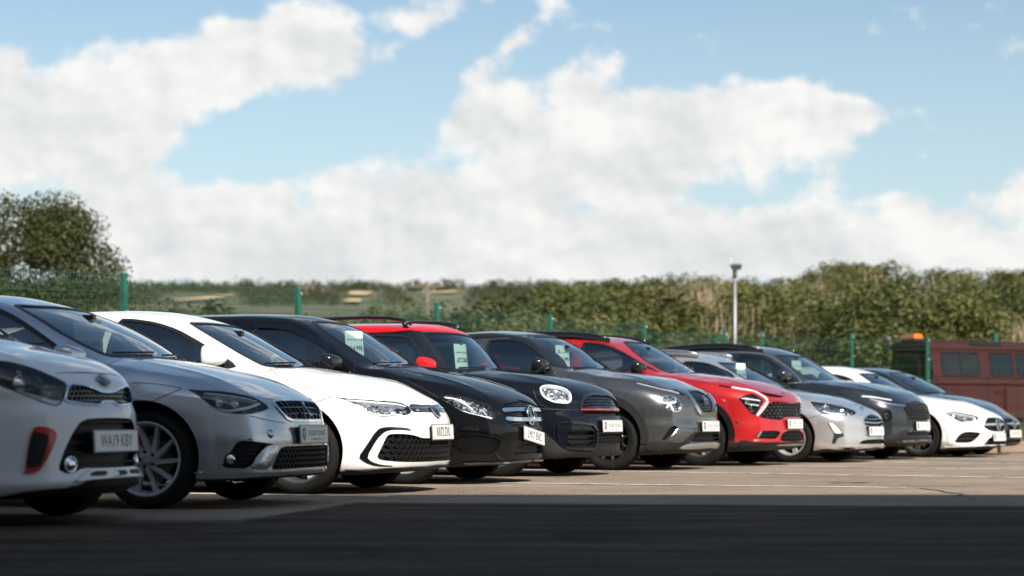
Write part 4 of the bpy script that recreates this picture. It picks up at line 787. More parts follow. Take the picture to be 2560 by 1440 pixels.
# ---------------------------------------------------------------- lettering and badges
def text_mesh(body, size, m, align='CENTER', squeeze=1., depth=.001, spacing=1.):
    cu = bpy.data.curves.new('lettering', 'FONT'); cu.body = body; cu.size = size; cu.align_x = align; cu.align_y = 'CENTER'; cu.extrude = depth; cu.space_character = spacing
    o = bpy.data.objects.new('lettering', cu); COL.objects.link(o); bpy.context.view_layer.update()
    me = bpy.data.meshes.new_from_object(o.evaluated_get(bpy.context.evaluated_depsgraph_get())); bpy.data.objects.remove(o)
    me.transform(Matrix.Diagonal((squeeze, 1, 1, 1))); me.materials.clear(); me.materials.append(MATS[m])
    return me
def place_frame(p, n, roll=0.):
    n = Vector(n).normalized(); u = Vector((0, 0, 1)).cross(n); u.normalize(); v = n.cross(u); M = Matrix((u, v, n)).transposed().to_4x4(); M.translation = Vector(p); return M @ Matrix.Rotation(math.radians(roll), 4, 'Z')
def me_obj(name, me, M, parent): o = bpy.data.objects.new(name, me); COL.objects.link(o); o.parent = parent; o.matrix_local = M; return o
def number_plate(parent, text, M):
    b = MB(); b.box((0, 0, 0), (.536, .124, .006), 1); b.box((0, 0, .005), (.520, .111, .005), 0)
    o = b.build('number_plate', ['plate_white', 'plate_grey'], parent); o.matrix_local = M
    if text == 'DEALER':
        me_obj('lettering', text_mesh('ROGER YOUNG', .050, 'plate_grey', squeeze=.93, depth=.0006), Matrix.Translation((.045, .006, .0078)), o)
        me_obj('lettering', text_mesh('SELECT CARS', .020, 'plate_grey', squeeze=1.25, depth=.0006), Matrix.Translation((.045, -.034, .0078)), o)
        e = MB(); n = 24
        ring = [(-.200+.034*math.cos(2*math.pi*k/n), .002+.044*math.sin(2*math.pi*k/n), .0085) for k in range(n)]; e.add(ring+[(-.2, .002, .0085)], [(k, (k+1) % n, n) for k in range(n)], 0)
        for a, c in (((-.222, .012), (-.2, -.006)), ((-.205, .028), (-.186, -.004)), ((-.2, -.03), (-.19, -.012))): e.box(((a[0]+c[0])/2, (a[1]+c[1])/2, .0092), (.010, .030, .001), 1, Matrix.Rotation(.5, 3, 'Z'))
        e.box((-.045, -.034, .0085), (.05, .003, .001), 2); e.box((.165, -.034, .0085), (.06, .003, .001), 2); e.box((.06, .046, .0085), (.32, .002, .001), 2)
        e.build('logo_mark', ['plate_violet', 'plate_white', 'plate_grey'], o)
    else:
        me_obj('lettering', text_mesh(text, .098, 'plate_black', squeeze=.82, depth=.0006), Matrix.Translation((0, -.002, .0078)), o)
        s = MB()
        for x in (-.235, .235): s.lathe([(0, .003), (.006, .002), (.007, 0)], 10, 'z'); s.V = [(a+(x if i >= len(s.V)-30 else 0), b, c+(.0078 if i >= len(s.V)-30 else 0)) for i, (a, b, c) in enumerate(s.V)]
        s.build('screw_cap', 'plate_white', o)['kind'] = 'stuff'
    return o
def ring_pts(r, n=28, ry=None): return [(r*math.cos(2*math.pi*k/n), (ry or r)*math.sin(2*math.pi*k/n), 0) for k in range(n+1)]
def badge(parent, kind, M, s):
    if s <= 0: return
    b = MB()
    if kind == 'star':                                  # ring with a three-pointed star
        b.tube(ring_pts(s*.93), s*.07, 6); ctr = (0, 0, s*.16)
        for k in range(3):
            a = math.pi/2+2*math.pi*k/3; t = (s*.9*math.cos(a), s*.9*math.sin(a), .002); l = (s*.14*math.cos(a+1.05), s*.14*math.sin(a+1.05), 0); r = (s*.14*math.cos(a-1.05), s*.14*math.sin(a-1.05), 0)
            b.add([ctr, t, l, r], [(0, 1, 2), (0, 3, 1)])
        d = MB(); d.lathe([(0, -.006), (s*.9, -.006), (s*.9, -.02)], 28, 'z'); o = d.build('badge', 'black_gloss', parent); o.matrix_local = M
        return me_child(b, 'star_emblem', 'chrome', o)
    if kind == 'vwring':
        b.tube(ring_pts(s*.92), s*.07, 6)
        for pts in ([(-.55, .62), (-.2, -.02), (0, .34), (.2, -.02), (.55, .62)], [(-.82, .25), (-.32, -.78), (0, -.2), (.32, -.78), (.82, .25)]): b.tube([(x*s, y*s, .004) for x, y in pts], s*.075, 5)
        d = MB(); d.lathe([(0, .0), (s*.9, .0), (s*.98, -.03)], 28, 'z'); o = d.build('badge', 'black_gloss', parent); o.matrix_local = M
        return me_child(b, 'monogram', 'chrome', o)
    if kind == 'ringbar':
        b.tube(ring_pts(s*.85), s*.09, 6); b.box((0, 0, .006), (s*2.1, s*.42, .012))
        o = b.build('badge', 'chrome', parent); o.matrix_local = M; return o
    if kind == 'swoosh':                                # split S-shaped blade
        for pts in ([(-.55, .95), (.6, .95), (.6, .62), (-.1, .62), (-.05, .42), (.62, -.1), (.62, -.45), (.35, -.05), (-.55, .45)], [(.55, -.95), (-.6, -.95), (-.6, -.62), (.1, -.62), (.05, -.42), (-.62, .1), (-.62, .45), (-.35, .05), (.55, -.45)]):
            q = [(x*s*.62, y*s, 0) for x, y in pts]; n = len(q); b.add(q+[(x, y, .010) for x, y, _ in q], [tuple(range(n, 2*n)), tuple(range(n-1, -1, -1))]+[(i, (i+1) % n, n+(i+1) % n, n+i) for i in range(n)])
        o = b.build('badge', 'chrome_blue', parent); o.matrix_local = M; return o
    if kind == 'oval':
        d = MB(); n = 24; R_ = [(s*1.25*math.cos(2*math.pi*k/n), s*.72*math.sin(2*math.pi*k/n), .004) for k in range(n)]; d.add(R_+[(0, 0, .009)], [(k, (k+1) % n, n) for k in range(n)])
        o = d.build('badge', 'black_gloss', parent); o.matrix_local = M; b.tube(ring_pts(s*1.25, 24, s*.72), s*.09, 5)
        return me_child(b, 'badge_rim', 'chrome_blue', o)
    if kind.startswith('text:'):
        o = me_obj('badge', text_mesh(kind[5:], s, 'chrome', depth=.003, squeeze=1.15), M, parent); return o
def me_child(b, name, m, parent): return b.build(name, m, parent)
# ---------------------------------------------------------------- one car
WHEELS = dict(picanto=((8, 0, .04, .1), 'alloy', None, .205), ibiza=((10, 0, .034, .32), 'alloy', 'alloy_face', .235), golf=((5, .10, .062, .0), 'alloy_dark', 'alloy_face', .235), merc=((5, .11, .030, .0), 'alloy', 'alloy_face', .225),
    mini=((5, .13, .03, 0), 'alloy_dark', 'alloy_dark', .235), juke=((12, 0, .022, .0), 'black_gloss', 'alloy_dark', .245), kia=((5, .16, .05, .0), 'alloy_dark', 'alloy_face', .24), focus=((5, .09, .032, .0), 'alloy', 'alloy_face', .222),
    tucson=((10, 0, .04, 0), 'alloy_dark', 'alloy', .24), cla=((5, .10, .032, .0), 'alloy_dark', 'alloy_dark', .245), saloon=((8, 0, .04, 0), 'alloy', None, .225))
def boolean(me_a, me_b):
    a = bpy.data.objects.new('solid', me_a); b = bpy.data.objects.new('cutter', me_b); COL.objects.link(a); COL.objects.link(b)
    m = a.modifiers.new('cut', 'BOOLEAN'); m.operation = 'DIFFERENCE'; m.object = b; m.solver = BOOL_SOLVER
    try: m.material_mode = 'INDEX'
    except Exception: pass
    bpy.context.view_layer.update(); me = bpy.data.meshes.new_from_object(a.evaluated_get(bpy.context.evaluated_depsgraph_get()))
    bpy.data.objects.remove(a); bpy.data.objects.remove(b); return me
BOOL_SOLVER = 'MANIFOLD'
BODY_SLOTS = ['paint', 'interior', 'black', 'lamp_dark']
def raw_mesh(V, F, mi=0):
    me = bpy.data.meshes.new('raw'); me.from_pydata([tuple(v) for v in V], [], [tuple(f) for f in F]); me.polygons.foreach_set('material_index', [mi]*len(F) if isinstance(mi, int) else mi); return me
class Cuts:
    def __init__(s): s.V = []; s.F = []; s.M = []
    def add(s, VF, mi):
        V, F = VF; b = len(s.V); s.V += [tuple(v) for v in V]; s.F += [tuple(i+b for i in f) for f in F]; s.M += [mi]*len(F)
def join(parts):
    V = []; F = []
    for v, f in parts: b = len(V); V += [tuple(p) for p in v]; F += [tuple(i+b for i in q) for q in f]
    return V, F
def build_car(key, name, label, paint_name, pose):
    d = CAR_SHAPES[key]; B = Body(d); X, Y, th = pose
    root = empty(name, (X, Y, 0), -th); tag(root, label, 'car', 'cars parked side by side in the row')
    m3 = lambda L: np.array(L, float)/1000.
    mt = lambda n: paint_name if n == 'paint' else n
    slots = [paint_name]+BODY_SLOTS[1:]
    def put(nm, VF, m, parent=root, smooth=True):
        o = mesh_obj(nm, VF[0], VF[1], mt(m), parent, smooth); 
        if smooth: sharp(o)
        return o
    def sharp(o):
        me = o.data; 
        if len(me.polygons) < 4000: me.set_sharp_from_angle(angle=math.radians(35))
    # -- body shell
    V, Q = body_mesh(B); body = raw_mesh(V, Q)
    for s_ in slots: body.materials.append(MATS[s_])
    wsz = [p for p in d['ws']]; xc = wsz[0][0]-.02; zd = d.get('belt', .93)+.0; xd = xc-.62
    cv = cavity_mesh(B, xc, xd, zd)
    groups = [Cuts(), Cuts()]
    # wheel wells
    R = d['R']; rw = R+.045
    for wx in (0., -d['wb']):
        for s_ in (-1, 1):
            w = MB(); n = 40; y0, y1 = B.hw-.36, B.hw+.2
            P = [(wx+rw*math.cos(2*math.pi*k/n), R+.012+rw*math.sin(2*math.pi*k/n)) for k in range(n)]; P = [(x, z) for x, z in P]
            Vw = [(x, y0, z) for x, z in P]+[(x, y1, z) for x, z in P]; Fw = [tuple(range(n)), tuple(range(2*n-1, n-1, -1))]+[(i, n+i, n+(i+1) % n, (i+1) % n) for i in range(n)]
            groups[1].add((Vw, Fw) if s_ > 0 else mirror(Vw, Fw), 2)
    parts = []                                             # (function to run once the body exists)
    gaps = []
    for kind, nm, op, pts in FEATURES[key]:
        P3 = m3(pts); sym = op.get('sym'); o = op
        if kind in ('win', 'rec', 'lamp', 'sh', 'pillar'):
            if sym and kind != 'sh' or (sym and kind == 'sh'): P3 = sym_outline(P3)
            pt = Patch(B, P3, .022 if kind != 'win' else .035, 1)
            both = not sym and op.get('sym', 1) != 0 or (op.get('sym') == 0 and kind in ('win', 'lamp', 'pillar')) or (not sym)
            if op.get('sym') == 0 and abs(P3[:, 1]).min() < .12: both = False if P3[:, 1].max() > .02 else True
            def put2(nm_, VF, m_, smooth=True, kind_=None):
                r_ = []
                for k_ in range(2 if both else 1):
                    o_ = put(nm_, mirror(*VF) if k_ else VF, m_, smooth=smooth); r_.append(o_)
                    if kind_: o_['kind'] = kind_
                return r_
            if kind == 'win':
                c = pt.solid(-.13, .04); groups[1].add(c, 1)
                if both: groups[1].add(mirror(*c), 1)
                gm = 'glass' if nm == 'windscreen' else 'glass_side'
                for k in range(2 if both else 1):
                    VF = pt.sheet(-.004)
                    if k: VF = mirror(*VF)
                    g = put(nm, VF, gm); rb = ribbon(B, pt_rim(pt), .030 if nm != 'windscreen' else .034, -.012, .0035, .05, True, 0)
                    put('window_seal', mirror(*rb) if k else rb, 'seal', g)
            elif kind == 'rec':
                dp = op.get('d', .04); c = pt.solid(-dp, .04); groups[0].add(c, 2)
                if both: groups[0].add(mirror(*c), 2)
                lat = lattice(pt, op['lat'], op['p'], op['w'], .010) if 'lat' in op else ([], [])
                g = put2(nm, lat if len(lat[0]) else pt.sheet(-dp+.004), op.get('lmat', 'black'), False, 'stuff' if len(lat[0]) else None)[0]
                if 'rim' in op:
                    put('grille_frame', ribbon(B, pt_rim(pt), op['rim'][1]*1.6, -.02, .008, .03, True, 0), op['rim'][0], g)
            elif kind == 'lamp':
                c = pt.solid(-.075, .04); groups[0].add(c, 3)
                if both: groups[0].add(mirror(*c), 3)
                for k in range(2):
                    mr_ = (lambda VF: mirror(*VF)) if k else (lambda VF: VF)
                    h = empty(nm); h.parent = root
                    ins = pt.p-.045*pt.N; jj = np.array([[math.sin(i*12.9898)*43758.5 % 1 for i in range(len(ins))]]).T; ins = ins+pt.N*(jj-.5)*.030
                    put('reflector', mr_((ins, pt.f)), 'lamp_dark' if op.get('dark') else 'reflector', h, False)
                    rim = pt_rim(pt)
                    if 'ring' in op: put('lamp_ring', mr_(ribbon(B, inset(pt, op['ring']*.55), op['ring'], -.03, .002, .02, True, 0)), op.get('ringmat', 'drl'), h)
                    else: put('lamp_bezel', mr_(ribbon(B, rim, .012, -.07, -.001, .03, True, 0)), 'black_gloss', h)
                    for pp, w in op.get('drl', []): put('running_light', mr_(ribbon(B, m3(pp), w*1.4, -.035, -.005, .02)), 'drl', h)
                    for pp, rr in op.get('proj', []):
                        c3 = m3(pp)[0]; nn = B.normal(c3[None])[0]; nn = nn*.3+np.array([.95, -.2, 0]); pm = MB(); pm.lathe([(0, .0), (rr*.55, -.006), (rr*.85, -.022), (rr, -.03), (rr*1.12, -.02), (rr*1.15, -.05)], 20, 'z')
                        M = np.array(place_frame(c3-B.normal(c3[None])[0]*.018, nn)); Vp = [(M @ np.array([*v, 1]))[:3] for v in pm.V]; put('projector', mr_((Vp, pm.F)), 'reflector', h)
                    put('lens', mr_(pt.sheet(-.002)), 'lens', h)
            else:
                put2(nm, pt.solid(op['h0'], op['h1'], op.get('bev', 0)), op['mat'])
        elif kind == 'bd':
            if sym: P3 = np.concatenate([P3[:-1], [[P3[-1][0], 0, P3[-1][2]]], (P3[:-1]*[1, -1, 1])[::-1]])
            closed = np.linalg.norm(P3[0]-P3[-1]) < .012
            VF = ribbon(B, P3[:-1] if closed else P3, op['w'], op['h0'], op['h1'], .03, closed, 1)
            put(nm, VF, op['mat'])
            if not sym: put(nm, mirror(*VF), op['mat'])
        elif kind == 'gap':
            if sym: P3 = np.concatenate([P3[:-1], [[P3[-1][0], 0, P3[-1][2]]], (P3[:-1]*[1, -1, 1])[::-1]])
            VF = ribbon(B, P3, op.get('w', .005), -.004, .0008, .03, False, 1); gaps.append(VF)
            if not sym: gaps.append(mirror(*VF))
        elif kind == 'arch':
            VFs = []
            for wx in (0., -d['wb']):
                r = rw+op['w']*.5-.004; A = np.radians(np.arange(-8, 189, 6)); L = np.stack([wx+r*np.cos(A), np.full(len(A), -B.hw*1.05), R+.012+r*np.sin(A)], 1); L = along(B, L, np.array([0, -1., 0]))
                VF = ribbon(B, L, op['w'], -.015, .012, .03, False, 0, False); VFs += [VF, mirror(*VF)]
            for VF in VFs: put(nm, VF, op['mat'])
        elif kind == 'disc':
            c3 = P3[0]; n_ = B.normal(c3[None])[0]; r = op['r']; M = place_frame(c3, n_)
            for k in range(2):
                if k: M = place_frame(c3*[1, -1, 1], n_*[1, -1, 1])
                b = MB()
                if op.get('thin'): b.lathe([(0, .0025), (r*.93, .0022), (r*.95, .0)], 20, 'z')
                else: b.lathe([(0, .012), (r*.5, .010), (r*.9, .002), (r, -.01)], 20, 'z')
                o_ = b.build(nm, mt(op['mat']), root, True); o_.matrix_local = M; q = MB(); q.tube(ring_pts(r), .005 if not op.get('thin') else .0022, 5); q.build('lamp_ring' if nm == 'fog_lamp' else 'surround', op.get('ring', 'black'), o_, True)
        elif kind == 'badge':
            c3 = P3[0]*[1, 0, 1]; c3 = along(B, c3[None], np.array([1., 0, 0]))[0] if not nm.startswith('text:GTD') else P3[0]; n_ = B.normal(c3[None])[0]
            if nm == 'star': n_ = np.array([1., 0, .12])
            badge(root, nm, place_frame(c3+n_*.012, n_), op['s'])
        elif kind == 'plate':
            c3 = P3[0].copy(); c3[1] = 0; c3 = along(B, c3[None], np.array([1., 0, 0]))[0]; e_ = along(B, np.array([[c3[0], -.25, c3[2]]]), np.array([1., 0, 0]))[0]
            number_plate(root, nm, place_frame((c3[0]+.018, 0, c3[2]), (1, 0, .06), op.get('roll', 0)))
            bm_ = MB(); bm_.box((c3[0]-.02, 0, c3[2]), (.066, .46, .09)); bm_.build('plate_holder', 'black', root)
        elif kind == 'mirror':
            x, z = P3[0][0], P3[0][2]; wing_mirror(root, B, x, z, mt(op['mat']))
        elif kind == 'rails':
            L = [(p[0]/1000., p[2]/1000.) for p in pts]
            for s_ in (-1, 1):
                r = MB(); y = op['y']*s_; r.tube([(x, y*(1-.0), z) for x, z in L], [.012]+[.019]*(len(L)-2)+[.012], 8)
                for i in (1, len(L)-2) if not op.get('low') else (): r.tube([(L[i][0], y, L[i][1]), (L[i][0]+(.05 if i == 1 else -.05), y, L[i][1]-.09)], .026, 6)
                if op.get('low'):
                    for i in range(len(L)-1): (x0, z0), (x1, z1) = L[i], L[i+1]; r.add([(x0, y-.014, z0), (x1, y-.014, z1), (x1, y-.014, z1-.09), (x0, y-.014, z0-.09), (x0, y+.014, z0), (x1, y+.014, z1), (x1, y+.014, z1-.09), (x0, y+.014, z0-.09)], [(0, 3, 2, 1), (4, 5, 6, 7), (0, 1, 5, 4), (3, 7, 6, 2)])
                r.build(nm, op['mat'], root, True)
    # -- rear window
    H = d['H']; zb = d.get('belt', .93)
    yz = [(0, H-.15), (-.40, H-.16), (-.50, zb+.22), (-.52, zb+.10), (0, zb+.08)]
    P3 = along(B, np.array([[-d['wb']-d['ro']+.3, y, z] for y, z in yz]), np.array([-1., 0, 0])); pt = Patch(B, sym_outline(P3), .05, 1); groups[1].add(pt.solid(-.14, .05), 1); g = put('rear_window', pt.sheet(-.004), 'glass_side')
    if gaps: put('shut_line', join(gaps), 'seal')['kind'] = 'stuff'
    # -- cut
    def cutter(V, F, M):
        me = raw_mesh(V, F, M)
        for s_ in slots: me.materials.append(MATS[s_])
        return me
    body = boolean(body, cutter(cv[0], cv[1], [1]*len(cv[1])))
    for g in groups:
        if g.V: body = boolean(body, cutter(g.V, g.F, g.M))
    n = len(body.vertices); co = np.empty(n*3); body.vertices.foreach_get('co', co); co = co.reshape(-1, 3)
    f = B(co[:, 0], co[:, 1], co[:, 2]); gr = B.normal(co); nl = len(body.loops); lv = np.empty(nl, int); body.loops.foreach_get('vertex_index', lv)
    npg = len(body.polygons); ls = np.empty(npg, int); lt = np.empty(npg, int); pn = np.empty(npg*3); body.polygons.foreach_get('loop_start', ls); body.polygons.foreach_get('loop_total', lt); body.polygons.foreach_get('normal', pn); pn = pn.reshape(-1, 3)
    pi = np.repeat(np.arange(npg), lt); ln = pn[pi]; use = (np.abs(f[lv]) < .003) & ((ln*gr[lv]).sum(1) > .4)
    nor = np.where(use[:, None], gr[lv], ln)
    mi = np.empty(npg, int); body.polygons.foreach_get('material_index', mi)
    body.polygons.foreach_set('use_smooth', [True]*npg); body.normals_split_custom_set(nor.tolist())
    bo = bpy.data.objects.new('body', body); COL.objects.link(bo); bo.parent = root
    # -- wheels
    st, mr1, mf, rim = WHEELS[key]
    w0 = make_wheel(root, R, rim, .215, st, -1, mr1, mf); steer = d.get('steer', 0.)
    first = True
    for wx in (0., -d['wb']):
        for s_ in (-1, 1):
            w = w0 if first else copy_tree(w0, root); first = False
            w.location = (wx, s_*(B.hw-.145), R); w.rotation_euler = (0, random.uniform(0, 1.2), 0 if s_ < 0 else math.pi)
    interior(root, B, xd, zd, key)
    for y0, y1 in ((-.56, -.02), (.02, .52)):
        zb_ = d['ws'][0][1]+.058; L = along(B, np.array([[xc, y, zb_+.020*(y-y0)/(y1-y0)] for y in np.linspace(y0, y1, 8)]), np.array([1., 0, 0])); put('wiper', ribbon(B, L, .011, .002, .012, .05, False, 0), 'black')
    return root, B
def pt_rim(pt):
    nx = {a: b for a, b in pt.rim}; s = pt.rim[0][0]; L = [s]; c = nx[s]
    while c != s and len(L) < 9999: L.append(c); c = nx[c]
    return pt.p[L]
def inset(pt, w):
    L = pt_rim(pt); c = L.mean(0); d = c-L; d -= (d*B_n(pt, L)).sum(1, keepdims=True)*B_n(pt, L); d /= np.linalg.norm(d, axis=1, keepdims=True); return L+d*w
def B_n(pt, L): return pt.B.normal(L)
def wing_mirror(root, B, x, z, m):
    """mirror on the driver's side set out, the one on the far side folded in"""
    y0 = -float(np.interp(z-.05, B.gw.t, B.gw.v))
    for s_ in (1, -1):
        n, k = 24, 14; V = []; F = []; fold = s_ < 0
        for i in range(k+1):
            a = -math.pi/2+math.pi*i/k; ca = math.cos(a)**.55
            for j in range(n):
                t = 2*math.pi*j/n; cy, cz = math.cos(t), math.sin(t); e = .62; q = math.copysign(abs(cy)**e, cy); r = math.copysign(abs(cz)**e, cz)
                side = q*ca; up = ((.078+.014*q))*r*ca; front = math.sin(a)*(.100 if a > 0 else .035)
                if fold: V.append((x-.16-.115*side, y0-.045-front*.6, z+up))
                else: V.append((x+front-.018*side, y0-.145+.118*side*-1, z+up))
        for i in range(k):
            for j in range(n): F.append((i*n+j, (i+1)*n+j, (i+1)*n+(j+1) % n, i*n+(j+1) % n))
        VF = (np.array(V), F)
        if fold: VF = mirror(*VF)
        o = mesh_obj('wing_mirror', VF[0], VF[1], m, root, True)
        b = MB(); b.box((x-.01, s_*(y0-.03), z-.062), (.08, .11, .03), 0, Matrix.Rotation(-.2*s_, 3, 'X')); b.build('mirror_arm', 'black', o)
        g = MB(); g.box((x-.032, s_*(y0-.14), z), (.010, .17, .10)) if not fold else g.box((x-.16, s_*(y0-.028), z), (.17, .010, .10)); g.build('mirror_glass', 'chrome', o)
def interior(root, B, xd, zd, key):
    """dashboard is part of the cabin shell; seats, steering wheel, mirror"""
    fl = .34; sx = xd-.55
    def seat(x, y, w):
        b = MB(); b.box((x, y, fl+.22), (.50, w, .16)); R_ = Matrix.Rotation(math.radians(-20), 3, 'Y'); b.box((x-.33, y, fl+.52), (.12, w*.96, .58), 0, R_, .86); h = MB(); h.box((x-.45, y, fl+.91), (.085, .25, .17), 0, R_, .85)
        s = b.build('seat', 'seat_cloth', root); bev = s.modifiers.new('soft', 'BEVEL'); bev.width = .035; bev.segments = 2
        k = h.build('headrest', 'seat_cloth', s); bev = k.modifiers.new('soft', 'BEVEL'); bev.width = .03; bev.segments = 2
    seat(sx, -.36, .50); seat(sx, .36, .50); seat(sx-.86, 0, 1.22)
    w = MB(); c = Vector((xd-.16, -.36, zd-.06)); R_ = Matrix.Rotation(math.radians(65), 3, 'Y')
    w.tube([tuple(c+R_ @ Vector((.18*math.cos(2*math.pi*k/24), .18*math.sin(2*math.pi*k/24), 0))) for k in range(25)], .014, 6); w.box(tuple(c), (.03, .12, .10), 0); w.box(tuple(c+Vector((.02, 0, -.0))), (.03, .32, .03)); w.build('steering_wheel', 'interior', root, True)
    x = float(B.ws(B.d['H']-.22))-.13; m = MB(); m.box((x, 0, B.d['H']-.25), (.035, .22, .065)); m.box((x+.05, 0, B.d['H']-.20), (.09, .06, .06)); o = m.build('rear_view_mirror', 'black_gloss', root); bev = o.modifiers.new('soft', 'BEVEL'); bev.width = .012; bev.segments = 2
# ---------------------------------------------------------------- the row of cars
paint('paint_white_small', (.80, .80, .81), rough=.4, dirt=.05); paint('paint_silver_blue', (.44, .445, .475), .75, .3, .22, .05, wet=1); paint('paint_white', (.80, .79, .775), rough=.4, dirt=.04)
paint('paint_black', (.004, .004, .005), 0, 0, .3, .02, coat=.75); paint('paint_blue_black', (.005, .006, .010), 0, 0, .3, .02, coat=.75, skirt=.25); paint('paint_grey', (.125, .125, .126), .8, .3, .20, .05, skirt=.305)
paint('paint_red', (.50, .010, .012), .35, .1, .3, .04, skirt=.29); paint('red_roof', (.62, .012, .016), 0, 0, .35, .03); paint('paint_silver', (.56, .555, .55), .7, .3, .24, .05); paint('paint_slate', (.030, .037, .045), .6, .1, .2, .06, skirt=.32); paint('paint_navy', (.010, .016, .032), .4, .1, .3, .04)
ROW = [
 ('picanto', 'small_hatchback', 'small white hatchback with red trimmed bumper intakes at the near left end', 'paint_white_small', (-2.83, 11.15, 15.)),
 ('ibiza', 'hatchback', 'silver grey hatchback with wet bonnet and S badge, second in the row', 'paint_silver_blue', (-2.094, 13.355, 14.)),
 ('golf', 'hatchback', 'white hatchback with honeycomb lower grille between the silver grey and the black car', 'paint_white', (-1.379, 15.804, 15.5)),
 ('merc', 'compact_mpv', 'tall black hatchback with chrome twin bar grille and large star badge', 'paint_black', (-.642, 18.139, 20.)),
 ('mini', 'compact_crossover', 'black crossover with a red roof and round bright ringed headlights', 'paint_blue_black', (.208, 20.427, 24.)),
 ('juke', 'compact_crossover', 'grey crossover with black roof, round lamps and chrome V grille', 'paint_grey', (1.434, 22.755, 26.)),
 ('kia', 'sport_utility', 'bright red sport utility car with angular headlights and dotted black grille', 'paint_red', (2.656, 24.874, 27.5)),
 ('focus', 'estate_car', 'silver estate car with oval barred grille and roof rails, beside the red car', 'paint_silver', (4.035, 26.684, 30.5)),
 ('tucson', 'sport_utility', 'dark slate sport utility car with glinting jewel grille behind the silver estate', 'paint_slate', (4.977, 28.494, 31.5)),
 ('cla', 'coupe_saloon', 'white low coupe saloon with star badge near the right end of the row', 'paint_white', (6.470, 30.220, 32.5)),
 ('saloon', 'saloon_car', 'dark navy saloon, last car of the row beyond the white coupe', 'paint_navy', (7.266, 32.213, 33.)),
]
CARS = {}
for key, nm, lab, pn, (x, y, th) in ROW:
    CARS[key] = build_car(key, nm, lab, pn, (x, y, math.radians(th)))
# ---------------------------------------------------------------- price cards hanging from the mirrors behind the windscreens
def price_card(key, p, price, yaw, label, w=.21, h=.27):
    root = CARS[key][0]; bpy.context.view_layer.update()
    M = root.matrix_world @ place_frame(p, (math.cos(yaw), -math.sin(yaw), .12)); n = 6; V = []; F = []
    for i in range(n+1):
        for j in range(n+1): u, v = i/n-.5, j/n-.5; V.append((u*w, v*h, .012*math.cos(u*3)))
    for i in range(n):
        for j in range(n): a = i*(n+1)+j; F.append((a, a+n+1, a+n+2, a+1))
    V2 = [(x, y, z-.0015) for x, y, z in V]; m = len(V); F2 = [tuple(m+k for k in reversed(f)) for f in F]
    o = mesh_obj('price_card', V+V2, F+F2, 'paper'); o.matrix_world = M; tag(o, label, 'price card', 'price cards behind the windscreens')
    me_obj('lettering', text_mesh(price, .062, 'plate_black', squeeze=.80, depth=.0005), Matrix.Translation((0, -.035, .0145)), o)
    me_obj('lettering', text_mesh('APPROVED USED VEHICLES', .018, 'plate_grey', squeeze=.8, depth=.0005), Matrix.Translation((0, .045, .0145)), o)
price_card('ibiza', (-.76, -.08, 1.10), '£15,495', math.radians(32), 'pale price card reading 15,495 behind the wet silver hatchback windscreen', .22, .27)
price_card('merc', (-.84, -.05, 1.25), '£14,995', math.radians(30), 'pale price card behind the windscreen of the tall black hatchback', .20, .25)
price_card('mini', (-.80, -.02, 1.21), '£27,250', math.radians(14), 'pale price card hanging behind the windscreen of the red roofed crossover', .20, .27)
price_card('juke', (-.92, -.05, 1.29), '£18,495', math.radians(24), 'pale price card behind the windscreen of the grey crossover', .20, .26)
price_card('focus', (-1.05, -.02, 1.20), '£13,995', math.radians(14), 'pale price card behind the windscreen of the silver estate', .20, .25)
price_card('tucson', (-.98, -.02, 1.29), '£24,995', math.radians(18), 'pale price card behind the windscreen of the dark slate car', .20, .25)
